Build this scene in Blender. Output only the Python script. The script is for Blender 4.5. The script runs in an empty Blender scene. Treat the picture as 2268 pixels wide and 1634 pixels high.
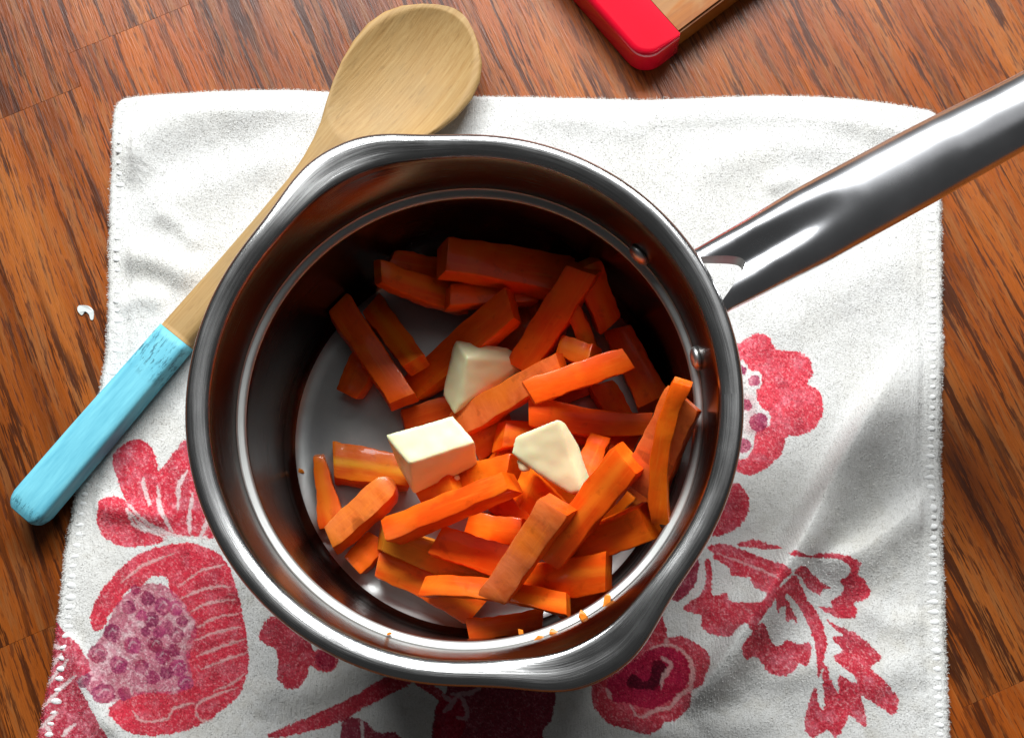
import bpy, bmesh, math, random
import numpy as np
from mathutils import Vector, Matrix

random.seed(7)
RNG = np.random.default_rng(11)
S = bpy.context.scene
COL = S.collection
CM = 0.01

# ------------------------------------------------------------------ camera
F = 2745.0                      # focal length in units of a 2268 px wide frame
CX, CY = 1134.0, 817.0
_d = np.array([0.0506, -0.2178, -1.0]); _d /= np.linalg.norm(_d)
_zc = -_d
_xc = np.array([1.0, 0, 0]) - _zc[0] * _zc; _xc /= np.linalg.norm(_xc)
_yc = np.cross(_zc, _xc)
ROT = np.array([_xc, _yc, _zc])             # camera vector -> world vector
TOWEL = 0.40                                # towel thickness, cm
RIM_Z = TOWEL + 9.05


def ray(px, py):
    return ROT @ np.array([(px - CX) / F, -(py - CY) / F, -1.0])


CAM = np.array([0, 0, RIM_Z]) - ray(1021, 876) * 39.70       # cm


def P(px, py, z):
    """point of the plane at height z (cm) seen at a place of the photograph"""
    r = ray(px, py)
    return CAM + r * ((z - CAM[2]) / r[2])


cam_data = bpy.data.cameras.new("Camera")
cam_data.sensor_width = 36.0
cam_data.lens = 36.0 * F / 2268.0
cam_data.clip_start = 0.01
cam_data.clip_end = 20.0
cam = bpy.data.objects.new("Camera", cam_data)
COL.objects.link(cam)
M4 = Matrix.Identity(4)
for i in range(3):
    for j in range(3):
        M4[i][j] = ROT[i][j]
    M4[i][3] = CAM[i] * CM
cam.matrix_world = M4
S.camera = cam

# ------------------------------------------------------------------ light
world = bpy.data.worlds.new("World")
S.world = world
world.use_nodes = True
bg = world.node_tree.nodes["Background"]
bg.inputs[0].default_value = (0.98, 0.99, 1.0, 1)
bg.inputs[1].default_value = 0.045


def area(name, loc, target, sx, sy, power, color):
    l = bpy.data.lights.new(name, 'AREA')
    l.shape = 'RECTANGLE'
    l.size, l.size_y = sx, sy
    l.energy = power
    l.color = color
    o = bpy.data.objects.new(name, l)
    COL.objects.link(o)
    o.location = loc
    d = Vector(target) - Vector(loc)
    o.rotation_euler = d.to_track_quat('-Z', 'Y').to_euler()
    return o


area("window_light", (-0.02, 1.01, 0.94), (0, 0.02, 0), 1.37, 0.34, 45.0, (0.96, 0.985, 1.0))

area("added_ceiling_fill", (0.45, 0.78, 1.42), (0.35, 0.55, 0.0), 1.9, 1.2, 2.2, (0.97, 0.985, 1.0))  # added fill lamp for an unseen ceiling, brightens the handle's reflections

S.view_settings.view_transform = 'Standard'
S.view_settings.look = 'None'
S.view_settings.gamma = 1.0
S.view_settings.exposure = 0.0
S.view_settings.use_curve_mapping = False
S.render.engine = 'CYCLES'
S.cycles.use_denoising = True
S.cycles.max_bounces = 8


# ------------------------------------------------------------------ helpers
def mesh_obj(name, verts, faces, mat=None, parent=None, smooth=True, mats=None, mi=None):
    """verts in cm"""
    me = bpy.data.meshes.new(name)
    me.from_pydata([tuple(float(c) * CM for c in v) for v in verts], [], faces)
    if mats:
        for m in mats:
            me.materials.append(m)
        if mi is not None:
            me.polygons.foreach_set("material_index", mi)
    elif mat:
        me.materials.append(mat)
    if smooth:
        me.polygons.foreach_set("use_smooth", [True] * len(me.polygons))
    me.update()
    o = bpy.data.objects.new(name, me)
    COL.objects.link(o)
    if parent:
        o.parent = parent
    return o


def from_bm(name, bm, mat=None, parent=None, smooth=True):
    me = bpy.data.meshes.new(name)
    bmesh.ops.recalc_face_normals(bm, faces=bm.faces)
    bm.to_mesh(me)
    bm.free()
    if mat:
        me.materials.append(mat)
    if smooth:
        me.polygons.foreach_set("use_smooth", [True] * len(me.polygons))
    o = bpy.data.objects.new(name, me)
    COL.objects.link(o)
    if parent:
        o.parent = parent
    return o


def empty(name, loc=(0, 0, 0)):
    o = bpy.data.objects.new(name, None)
    o.empty_display_size = 0.01
    o.location = loc
    COL.objects.link(o)
    return o


def tag(o, label, cat, group=None):
    o["label"] = label
    o["category"] = cat
    if group:
        o["group"] = group
    return o


class NT:
    def __init__(self, name):
        self.m = bpy.data.materials.new(name)
        self.m.use_nodes = True
        self.t = self.m.node_tree
        self.b = self.t.nodes["Principled BSDF"]

    def n(self, typ, **kw):
        nd = self.t.nodes.new(typ)
        for k, v in kw.items():
            setattr(nd, k, v)
        return nd

    def l(self, a, b):
        self.t.links.new(a, b)

    def set(self, **kw):
        for k, v in kw.items():
            self.b.inputs[k.replace('_', ' ')].default_value = v

    def coords(self, scale=(1, 1, 1), out='Object', rot=(0, 0, 0)):
        tc = self.n('ShaderNodeTexCoord')
        mp = self.n('ShaderNodeMapping')
        mp.inputs['Scale'].default_value = scale
        mp.inputs['Rotation'].default_value = rot
        self.l(tc.outputs[out], mp.inputs[0])
        return mp.outputs[0]

    def noise(self, vec, scale, detail=3, rough=0.5, dist=0.0):
        nd = self.n('ShaderNodeTexNoise')
        nd.inputs['Scale'].default_value = scale
        nd.inputs['Detail'].default_value = detail
        nd.inputs['Roughness'].default_value = rough
        nd.inputs['Distortion'].default_value = dist
        if vec is not None:
            self.l(vec, nd.inputs['Vector'])
        return nd.outputs['Fac']

    def ramp(self, fac, stops, interp='LINEAR'):
        r = self.n('ShaderNodeValToRGB')
        r.color_ramp.interpolation = interp
        el = r.color_ramp.elements
        while len(el) < len(stops):
            el.new(0.5)
        for e, (p, c) in zip(el, stops):
            e.position = p
            e.color = (c, c, c, 1) if not isinstance(c, tuple) else (*c[:3], 1)
        self.l(fac, r.inputs[0])
        return r.outputs[0]

    def mix(self, fac, a, b, mode='MIX'):
        m = self.n('ShaderNodeMix', data_type='RGBA', blend_type=mode)
        if isinstance(fac, (int, float)):
            m.inputs[0].default_value = fac
        else:
            self.l(fac, m.inputs[0])
        for s, v in ((6, a), (7, b)):
            if isinstance(v, tuple):
                m.inputs[s].default_value = (*v[:3], 1)
            else:
                self.l(v, m.inputs[s])
        return m.outputs[2]

    def math(self, op, a, b=None):
        m = self.n('ShaderNodeMath', operation=op)
        for i, v in enumerate((a, b)):
            if v is None:
                continue
            if isinstance(v, (int, float)):
                m.inputs[i].default_value = v
            else:
                self.l(v, m.inputs[i])
        return m.outputs[0]

    def bump(self, h, strength=0.3, dist=0.001):
        bp = self.n('ShaderNodeBump')
        bp.inputs['Strength'].default_value = strength
        bp.inputs['Distance'].default_value = dist
        self.l(h, bp.inputs['Height'])
        self.l(bp.outputs[0], self.b.inputs['Normal'])


def srgb(r, g, b):
    f = lambda c: (c / 255 / 12.92) if c <= 10 else ((c / 255 + 0.055) / 1.055) ** 2.4
    return (f(r), f(g), f(b))


# ------------------------------------------------------------------ materials
def wood_plank_material():
    k = NT("oak_table")
    tc = k.n('ShaderNodeTexCoord')
    oi = k.n('ShaderNodeObjectInfo')
    off = k.n('ShaderNodeVectorMath', operation='ADD')
    k.l(tc.outputs['Object'], off.inputs[0])
    cmb = k.n('ShaderNodeCombineXYZ')
    k.l(k.math('MULTIPLY', oi.outputs['Random'], 3.7), cmb.inputs[0])
    k.l(k.math('MULTIPLY', oi.outputs['Random'], 9.1), cmb.inputs[1])
    k.l(cmb.outputs[0], off.inputs[1])
    base = off.outputs[0]

    def stretch(sx, sy):
        mp = k.n('ShaderNodeMapping')
        mp.inputs['Scale'].default_value = (sx, sy, 1)
        k.l(base, mp.inputs[0])
        return mp.outputs[0]
    wav = k.noise(stretch(8, 30), 1.0, 2, 0.5)
    wv = k.n('ShaderNodeCombineXYZ')
    k.l(k.math('MULTIPLY', k.math('SUBTRACT', wav, 0.5), 0.004), wv.inputs[1])
    ad = k.n('ShaderNodeVectorMath', operation='ADD')
    k.l(base, ad.inputs[0])
    k.l(wv.outputs[0], ad.inputs[1])
    base = ad.outputs[0]
    broad = k.noise(stretch(5, 42), 1.0, 2, 0.5)
    zone = k.noise(stretch(6, 34), 2.1, 1, 0.5)
    band = k.noise(stretch(14, 250), 1.0, 5, 0.70)
    tanb = k.noise(stretch(11, 130), 1.7, 4, 0.7)
    pore = k.noise(stretch(60, 700), 1.0, 3, 0.65)
    fine = k.noise(stretch(110, 2300), 1.0, 2, 0.6)
    tone = k.ramp(broad, [(0.30, srgb(104, 50, 15)), (0.5, srgb(145, 74, 23)), (0.70, srgb(166, 97, 42))])
    c = k.mix(k.math('MULTIPLY', k.ramp(tanb, [(0.50, 0.0), (0.60, 1.0)]), 0.55), tone, srgb(138, 92, 54))
    dark = k.math('MULTIPLY', k.ramp(band, [(0.445, 1.0), (0.47, 0.0)]), k.ramp(zone, [(0.36, 0.15), (0.52, 1.0)]))
    c = k.mix(k.math('MULTIPLY', dark, 0.88), c, srgb(58, 28, 14))
    porem = k.ramp(pore, [(0.40, 1.0), (0.45, 0.0)])
    c = k.mix(k.math('MULTIPLY', porem, 0.62), c, srgb(62, 27, 12))
    c = k.mix(k.math('MULTIPLY', k.ramp(fine, [(0.4, 1.0), (0.6, 0.0)]), 0.18), c, srgb(70, 34, 18))
    tint = k.ramp(oi.outputs['Random'], [(0.0, (0.80, 0.74, 0.66)), (0.5, (1.0, 0.97, 0.92)), (1.0, (1.15, 1.02, 0.82))])
    c = k.mix(1.0, c, tint, 'MULTIPLY')
    k.l(c, k.b.inputs['Base Color'])
    r = k.ramp(pore, [(0.3, 0.46), (0.6, 0.27)])
    k.l(r, k.b.inputs['Roughness'])
    k.set(Specular_IOR_Level=0.22)
    k.bump(k.math('ADD', pore, k.math('MULTIPLY', fine, 0.3)), 0.35, 0.0006)
    return k.m


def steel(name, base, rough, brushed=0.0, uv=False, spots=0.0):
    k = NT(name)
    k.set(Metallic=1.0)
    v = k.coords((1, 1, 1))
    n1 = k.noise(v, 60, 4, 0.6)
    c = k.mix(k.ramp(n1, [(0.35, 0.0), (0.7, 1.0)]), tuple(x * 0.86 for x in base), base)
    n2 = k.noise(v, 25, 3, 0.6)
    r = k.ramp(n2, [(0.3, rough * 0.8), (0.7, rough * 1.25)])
    if uv:
        line = k.noise(k.coords((14, 420, 1), 'UV'), 1.0, 4, 0.7)
        scr = k.noise(k.coords((40, 900, 1), 'UV'), 1.0, 2, 0.6)
        c = k.mix(k.math('MULTIPLY', k.ramp(line, [(0.35, 1.0), (0.6, 0.0)]), 0.30), c, tuple(x * 0.55 for x in base))
        r = k.math('ADD', r, k.math('MULTIPLY', k.math('SUBTRACT', line, 0.5), 0.28))
        k.bump(k.math('ADD', line, scr), brushed, 0.0004)
    elif brushed:
        k.bump(k.noise(v, 700, 3, 0.6), brushed, 0.0003)
    if spots:
        vo = k.n('ShaderNodeTexVoronoi')
        vo.inputs['Scale'].default_value = 330
        k.l(v, vo.inputs['Vector'])
        sp = k.math('MULTIPLY', k.ramp(vo.outputs['Distance'], [(0.14, 1.0), (0.20, 0.0)]), k.ramp(k.noise(v, 70, 2, 0.5), [(0.52, 0.0), (0.60, 1.0)]))
        c = k.mix(k.math('MULTIPLY', sp, spots), c, (0.85, 0.84, 0.82))
        r = k.math('ADD', r, k.math('MULTIPLY', sp, 0.25))
        sm = k.noise(v, 38, 3, 0.55)
        c = k.mix(k.math('MULTIPLY', k.ramp(sm, [(0.55, 0.0), (0.66, 1.0)]), 0.35), c, tuple(x * y for x, y in zip(base, (0.62, 0.60, 0.66))))
    k.l(c, k.b.inputs['Base Color'])
    k.l(r, k.b.inputs['Roughness'])
    return k.m


def carrot_mat(name, base, dark, core=None, skin=False, sss=0.12):
    k = NT(name)
    v = k.coords((1, 1, 1))
    oi = k.n('ShaderNodeObjectInfo')
    add = k.n('ShaderNodeVectorMath', operation='ADD')
    k.l(v, add.inputs[0])
    cmb = k.n('ShaderNodeCombineXYZ')
    k.l(k.math('MULTIPLY', oi.outputs['Random'], 4.0), cmb.inputs[2])
    k.l(cmb.outputs[0], add.inputs[1])
    mp = k.n('ShaderNodeMapping')
    mp.inputs['Scale'].default_value = (40, 160, 160) if not skin else (230, 70, 70)
    k.l(add.outputs[0], mp.inputs[0])
    g = k.noise(mp.outputs[0], 1.0, 4, 0.6, 0.3)
    c = k.mix(k.ramp(g, [(0.3, 0.0), (0.62, 1.0)]), dark, base)
    if core:
        sx = k.n('ShaderNodeSeparateXYZ')
        k.l(v, sx.inputs[0])
        a = k.math('ABSOLUTE', k.math('ADD', sx.outputs[1], k.math('MULTIPLY', k.math('SUBTRACT', g, 0.5), 0.002)))
        f = k.ramp(k.math('MULTIPLY', a, 250.0), [(0.12, 1.0), (0.62, 0.0)])
        c = k.mix(f, c, core)
    big = k.noise(add.outputs[0], 70, 2, 0.5)
    c = k.mix(k.math('MULTIPLY', k.ramp(big, [(0.48, 0.0), (0.66, 1.0)]), 0.5), c, (0.92, 0.21, 0.008))
    blot = k.noise(add.outputs[0], 220, 3, 0.6)
    c = k.mix(k.math('MULTIPLY', k.ramp(blot, [(0.30, 1.0), (0.42, 0.0)]), 0.35), c, tuple(x * 0.55 for x in dark))
    if skin:
        rg = k.noise(mp.outputs[0], 0.45, 2, 0.5)
        c = k.mix(k.math('MULTIPLY', k.ramp(rg, [(0.31, 1.0), (0.35, 0.0)]), 0.55), c, srgb(140, 58, 20))
    fb = k.n('ShaderNodeMapping')
    fb.inputs['Scale'].default_value = (35, 900, 900)
    k.l(add.outputs[0], fb.inputs[0])
    fib = k.noise(fb.outputs[0], 1.0, 2, 0.6)
    c = k.mix(k.math('MULTIPLY', k.ramp(fib, [(0.55, 0.0), (0.70, 1.0)]), 0.30), c, (0.95, 0.24, 0.02))
    c = k.mix(1.0, c, oi.outputs['Color'], 'MULTIPLY')
    k.l(c, k.b.inputs['Base Color'])
    k.set(Roughness=0.42, Specular_IOR_Level=0.18, Subsurface_Weight=sss, Subsurface_Scale=0.004, Coat_Weight=0.22, Coat_Roughness=0.08)
    k.b.inputs['Subsurface Radius'].default_value = (1.0, 0.3, 0.08)
    k.bump(k.math('ADD', g, k.math('MULTIPLY', blot, 0.6)), 0.30, 0.0007)
    return k.m


def towel_material():
    k = NT("velour_towel")
    at = k.n('ShaderNodeVertexColor', layer_name="print")
    v = k.coords((1, 1, 1))
    n1 = k.noise(v, 1500, 2, 0.7)
    n2 = k.noise(v, 320, 3, 0.7)
    mp = k.n('ShaderNodeMapping')
    mp.inputs['Scale'].default_value = (1700, 260, 1)
    k.l(v, mp.inputs[0])
    rib = k.noise(mp.outputs[0], 1.0, 1, 0.5)
    c = k.mix(k.math('MULTIPLY', k.ramp(n1, [(0.34, 1.0), (0.50, 0.0)]), 0.30), at.outputs[0], (0.55, 0.53, 0.50), 'MULTIPLY')
    c = k.mix(k.math('MULTIPLY', k.ramp(n2, [(0.33, 1.0), (0.50, 0.0)]), 0.22), c, (0.72, 0.70, 0.66), 'MULTIPLY')
    k.l(c, k.b.inputs['Base Color'])
    k.set(Roughness=0.95, Specular_IOR_Level=0.15, Sheen_Weight=0.05, Sheen_Roughness=0.5)
    h = k.math('ADD', k.math('ADD', n1, k.math('MULTIPLY', n2, 0.6)), k.math('MULTIPLY', rib, 0.9))
    k.bump(h, 0.42, 0.0008)
    return k.m


def simple(name, col, rough=0.5, var=0.1, scale=80, bump=0.0, stretch=(1, 1, 1), **kw):
    k = NT(name)
    v = k.coords(stretch)
    n = k.noise(v, scale, 4, 0.6)
    c = k.mix(k.ramp(n, [(0.3, 0.0), (0.7, 1.0)]), tuple(x * (1 - var) for x in col), tuple(min(1, x * (1 + var)) for x in col))
    k.l(c, k.b.inputs['Base Color'])
    k.set(Roughness=rough, **kw)
    if bump:
        k.bump(n, bump, 0.0005)
    return k.m


def beech_material():
    k = NT("beech_spoon")
    v = k.coords((16, 900, 300))
    g = k.noise(v, 1.0, 3, 0.6, 0.3)
    v2 = k.coords((120, 700, 300))
    g2 = k.noise(v2, 1.0, 2, 0.6)
    v3 = k.coords((30, 30, 30))
    b = k.noise(v3, 1.0, 3, 0.6)
    c = k.mix(k.ramp(g, [(0.3, 0.0), (0.7, 1.0)]), srgb(158, 122, 72), srgb(174, 142, 92))
    c = k.mix(k.math('MULTIPLY', k.ramp(g2, [(0.28, 1.0), (0.42, 0.0)]), 0.3), c, srgb(104, 74, 40))
    c = k.mix(k.math('MULTIPLY', k.ramp(b, [(0.45, 0.0), (0.7, 1.0)]), 0.45), c, srgb(146, 124, 86))
    k.l(c, k.b.inputs['Base Color'])
    k.set(Roughness=0.6, Specular_IOR_Level=0.3)
    k.bump(k.math('ADD', g, g2), 0.25, 0.0005)
    return k.m


def blue_paint():
    k = NT("blue_paint")
    v = k.coords((1, 1, 1))
    n = k.noise(k.coords((60, 500, 300)), 1.0, 3, 0.6)
    c = k.mix(k.ramp(n, [(0.3, 0.0), (0.7, 1.0)]), srgb(92, 174, 195), srgb(118, 198, 214))
    sx = k.n('ShaderNodeSeparateXYZ')
    k.l(v, sx.inputs[0])
    nz = k.noise(k.coords((220, 900, 400)), 1.0, 4, 0.7)
    nearneck = k.math('MULTIPLY', k.ramp(k.math('MULTIPLY', sx.outputs[0], -14.0), [(0.0, 0.0), (0.07, 1.0), (0.22, 1.0), (0.30, 0.0)]),
                      k.ramp(nz, [(0.52, 0.0), (0.60, 1.0)]))
    endm = k.math('MULTIPLY', k.ramp(k.math('MULTIPLY', sx.outputs[0], -10.0), [(0.84, 0.0), (0.87, 1.0), (0.90, 0.0)]),
                  k.ramp(nz, [(0.5, 0.0), (0.56, 1.0)]))
    c = k.mix(k.math('MULTIPLY', k.math('MAXIMUM', nearneck, endm), 0.75), c, srgb(38, 88, 104))
    k.l(c, k.b.inputs['Base Color'])
    k.set(Roughness=0.6, Specular_IOR_Level=0.35)
    k.bump(n, 0.2, 0.0004)
    return k.m


MAT_TABLE = wood_plank_material()
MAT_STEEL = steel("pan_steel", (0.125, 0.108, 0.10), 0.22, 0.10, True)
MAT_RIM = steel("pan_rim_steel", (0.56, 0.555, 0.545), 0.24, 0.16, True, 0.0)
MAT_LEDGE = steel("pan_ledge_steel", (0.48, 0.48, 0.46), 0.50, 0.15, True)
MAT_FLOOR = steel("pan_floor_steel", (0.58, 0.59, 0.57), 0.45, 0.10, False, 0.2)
MAT_HANDLE = steel("handle_steel", (0.86, 0.86, 0.88), 0.23, 0.02)
MAT_RIVET = steel("rivet_steel", (0.80, 0.79, 0.77), 0.42, 0.03)
MAT_PRONG_SHADE = steel("prong_shade_steel", (0.10, 0.095, 0.09), 0.4, 0.05)  # dark reflections inside the fork notch, put into the steel colour
MAT_CARROT = carrot_mat("carrot_flesh", (0.95, 0.112, 0.003), (0.82, 0.076, 0.002))
MAT_CORE = carrot_mat("carrot_flesh_with_core", (0.82, 0.12, 0.005), (0.68, 0.075, 0.003), core=(0.84, 0.28, 0.015))
MAT_PALE = carrot_mat("carrot_flesh_with_pale_heart", (0.95, 0.115, 0.003), (0.82, 0.078, 0.002), core=(0.95, 0.20, 0.010))
MAT_AMBER = carrot_mat("carrot_amber_flesh", (0.76, 0.23, 0.014), (0.62, 0.15, 0.008))
MAT_SKIN = carrot_mat("carrot_skin", (0.84, 0.185, 0.040), (0.70, 0.115, 0.016), skin=True)
MAT_TOWEL = towel_material()
MAT_THREAD = simple("hem_thread", (0.80, 0.80, 0.78), 0.95, 0.06, 900, 0.3, Specular_IOR_Level=0.1)
MAT_BEECH = beech_material()
MAT_BLUE = blue_paint()
MAT_BUTTER = simple("butter", (0.94, 0.87, 0.53), 0.28, 0.02, 60, 0.03, Subsurface_Weight=0.4, Subsurface_Scale=0.004)
MAT_RED = simple("red_gloss", (0.66, 0.004, 0.022), 0.09, 0.06, 40, 0.03, Coat_Weight=0.3)
MAT_CHIP = simple("paint_chip", (0.55, 0.58, 0.56), 0.6, 0.08, 300)
MAT_CRUMB = simple("carrot_crumb", (0.80, 0.22, 0.012), 0.4, 0.25, 600, 0.3)
MAT_FILM = simple("melted_butter", (0.92, 0.72, 0.42), 0.08, 0.04, 100)


def board_material():
    k = NT("board_wood")
    g = k.noise(k.coords((8, 260, 120)), 1.0, 4, 0.6, 0.4)
    c = k.mix(k.ramp(g, [(0.3, 0.0), (0.7, 1.0)]), srgb(122, 64, 16), srgb(162, 98, 34))
    w = k.noise(k.coords((30, 60, 60)), 1.0, 3, 0.6, 0.5)
    c = k.mix(k.math('MULTIPLY', k.ramp(w, [(0.5, 0.0), (0.6, 1.0)]), 0.5), c, srgb(160, 124, 80))
    k.l(c, k.b.inputs['Base Color'])
    k.set(Roughness=0.5, Specular_IOR_Level=0.2)
    k.bump(g, 0.2, 0.0005)
    return k.m


MAT_BOARD = board_material()


# ------------------------------------------------------------------ table
def build_table():
    c = P(CX, CY, 0)
    ang = math.radians(-67.0)
    top = mesh_obj("tabletop", [(c[0] - 45, c[1] - 40, -2.5), (c[0] + 45, c[1] - 40, -2.5), (c[0] + 45, c[1] + 40, -2.5), (c[0] - 45, c[1] + 40, -2.5),
                                (c[0] - 45, c[1] - 40, -0.12), (c[0] + 45, c[1] - 40, -0.12), (c[0] + 45, c[1] + 40, -0.12), (c[0] - 45, c[1] + 40, -0.12)],
                   [(3, 2, 1, 0), (4, 5, 6, 7), (0, 1, 5, 4), (1, 2, 6, 5), (2, 3, 7, 6), (3, 0, 4, 7)], MAT_TABLE, smooth=False)
    top["kind"] = "structure"
    W = 5.6
    cache = {}
    r = random.Random(5)
    for row in range(-6, 7):
        x = -46 + r.uniform(0, 14)
        y = row * W + 1.9
        while x < 44:
            L = r.choice([15.0, 19.0, 23.0])
            key = L
            if key not in cache:
                bm = bmesh.new()
                bmesh.ops.create_cube(bm, size=1.0)
                bmesh.ops.scale(bm, vec=((L - 0.006) * CM, (W - 0.006) * CM, 0.5 * CM), verts=bm.verts)
                bmesh.ops.bevel(bm, geom=[e for e in bm.edges], offset=0.006 * CM, segments=1, affect='EDGES')
                o = from_bm("plank", bm, MAT_TABLE, top, smooth=False)
                cache[key] = o.data
            else:
                o = bpy.data.objects.new("plank", cache[key])
                COL.objects.link(o)
                o.parent = top
            lx, ly = x + L / 2, y
            o.location = ((c[0] + lx * math.cos(ang) - ly * math.sin(ang)) * CM,
                          (c[1] + lx * math.sin(ang) + ly * math.cos(ang)) * CM, -0.25 * CM + r.uniform(-0.006, 0.0) * CM)
            o.rotation_euler = (0, 0, ang)
            x += L
    return top


build_table()


# ------------------------------------------------------------------ towel
def vnoise(x, y, scale, seed):
    """smooth value noise on arrays"""
    rg = np.random.default_rng(seed)
    G = rg.random((256, 256))
    xs, ys = x / scale, y / scale
    xi, yi = np.floor(xs).astype(int), np.floor(ys).astype(int)
    fx, fy = xs - xi, ys - yi
    fx = fx * fx * (3 - 2 * fx); fy = fy * fy * (3 - 2 * fy)
    g = lambda a, b: G[a % 256, b % 256]
    return ((g(xi, yi) * (1 - fx) + g(xi + 1, yi) * fx) * (1 - fy) + (g(xi, yi + 1) * (1 - fx) + g(xi + 1, yi + 1) * fx) * fy)


def spline(pts, closed=True, n=6):
    p = np.array(pts, float)
    N = len(p)
    out = []
    rng = range(N) if closed else range(N - 1)
    for i in rng:
        if closed:
            a, b, c, d = p[i - 1], p[i], p[(i + 1) % N], p[(i + 2) % N]
        else:
            a, b, c, d = p[max(i - 1, 0)], p[i], p[i + 1], p[min(i + 2, N - 1)]
        for t in np.arange(n) / n:
            out.append(0.5 * ((2 * b) + (-a + c) * t + (2 * a - 5 * b + 4 * c - d) * t * t + (-a + 3 * b - 3 * c + d) * t ** 3))
    if not closed:
        out.append(p[-1])
    return np.array(out)


def interp_curve(pts, axis, q):
    p = np.array(pts, float)
    sp = spline(p, closed=False, n=8)
    o = np.argsort(sp[:, axis])
    return np.interp(q, sp[o, axis], sp[o, 1 - axis])


TOP_EDGE = [(247, 219), (262, 214), (340, 205), (500, 197), (640, 195), (720, 198), (860, 203), (1070, 208), (1300, 213), (1430, 216),
            (1560, 212), (1700, 207), (1850, 211), (1960, 222), (2070, 240), (2090, 246)]
LEFT_EDGE = [(247, 215), (243, 330), (238, 450), (235, 600), (234, 720), (227, 800), (214, 870), (190, 970), (166, 1075), (150, 1160), (135, 1260), (124, 1370),
             (112, 1470), (98, 1540), (80, 1634), (58, 1780)]
RIGHT_EDGE = [(2086, 200), (2087, 330), (2089, 460), (2091, 600), (2091, 760), (2088, 900), (2087, 1000), (2090, 1150), (2094, 1300), (2100, 1450), (2107, 1634), (2113, 1780)]


def dist_polyline(X, Y, pts):
    """distance and signed side to a polyline"""
    p = np.array(pts, float)
    D = np.full(X.shape, 1e9)
    SD = np.zeros(X.shape)
    T = np.zeros(X.shape)
    n = len(p) - 1
    for i in range(n):
        a, b = p[i], p[i + 1]
        ab = b - a
        L2 = (ab ** 2).sum()
        t = np.clip(((X - a[0]) * ab[0] + (Y - a[1]) * ab[1]) / L2, 0, 1)
        dx, dy = X - (a[0] + ab[0] * t), Y - (a[1] + ab[1] * t)
        d = np.hypot(dx, dy)
        side = np.sign(ab[0] * dy - ab[1] * dx)
        m = d < D
        D = np.where(m, d, D); SD = np.where(m, side, SD); T = np.where(m, (i + t) / n, T)
    return D, SD, T


def in_poly(X, Y, poly):
    inside = np.zeros(X.shape, bool)
    x0, y0 = poly[-1]
    for x1, y1 in poly:
        if y0 != y1:
            c = ((y0 > Y) != (y1 > Y)) & (X < (x1 - x0) * (Y - y0) / (y1 - y0) + x0)
            inside ^= c
        x0, y0 = x1, y1
    return inside


def towel_height(X, Y):
    """height of the towel's upper face over the flat cloth, cm, at places of the print"""
    H = 0.12 * (vnoise(X, Y, 210, 1) - 0.5) + 0.10 * (vnoise(X, Y, 90, 2) - 0.5) + 0.035 * (vnoise(X, Y, 34, 3) - 0.5)

    def ridge(pts, amp, wa, wb=None, fade=0.25):
        nonlocal H
        D, sd, t = dist_polyline(X, Y, spline(pts, closed=False, n=5))
        wb_ = wb or wa
        w = np.where(sd > 0, wb_, wa)
        env = np.clip(np.minimum(t, 1 - t) / fade, 0, 1)
        env = env * env * (3 - 2 * env)
        H = H + amp * env * np.exp(-(D / w) ** 2)
    # soft folds, top left
    ridge([(262, 420), (300, 330), (410, 258), (560, 226), (760, 214)], 0.62, 46, 70)
    ridge([(300, 470), (420, 430), (560, 372), (700, 350)], 0.20, 46)
    ridge([(250, 560), (320, 572), (390, 596), (450, 630)], 0.36, 34)
    ridge([(340, 470), (400, 500), (440, 560)], 0.16, 22)
    ridge([(255, 690), (310, 660), (380, 670)], 0.20, 26)
    ridge([(1150, 250), (1300, 262), (1450, 300)], 0.22, 40)
    ridge([(1350, 262), (1600, 240), (1900, 270), (2060, 320)], 0.24, 34)
    ridge([(1500, 400), (1700, 330), (1900, 330)], 0.20, 40)
    ridge([(1650, 760), (1850, 640), (2060, 560)], 0.22, 70)
    ridge([(1680, 420), (1760, 400), (1800, 430)], 0.14, 20)
    # creases, right
    ridge([(2040, 740), (1935, 895), (1840, 1060), (1750, 1215), (1660, 1350), (1570, 1490), (1500, 1600)], 0.95, 90, 30)
    ridge([(1990, 800), (1900, 930), (1810, 1085), (1720, 1240), (1640, 1370)], 0.16, 40, 15)
    ridge([(2075, 1080), (1985, 1160), (1900, 1222), (1800, 1260)], 0.55, 60, 24)
    ridge([(2060, 1440), (1930, 1500), (1800, 1480), (1650, 1540)], 0.22, 45)
    ridge([(1900, 1330), (1980, 1380), (2060, 1360)], 0.16, 35)
    ridge([(1250, 1560), (1400, 1600), (1600, 1610), (1750, 1570)], 0.2, 40)
    ridge([(1850, 1045), (1752, 1215), (1662, 1355), (1578, 1485), (1510, 1590)], 0.55, 55, 15)
    # creases, left
    ridge([(150, 1400), (178, 1470), (222, 1560), (262, 1650)], 0.34, 18, 40)
    ridge([(200, 1120), (300, 1135), (400, 1150)], 0.26, 26)
    ridge([(470, 1240), (560, 1330), (600, 1480), (580, 1600)], 0.22, 50)
    ridge([(620, 1560), (800, 1480), (960, 1500)], 0.16, 40)
    return H


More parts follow.
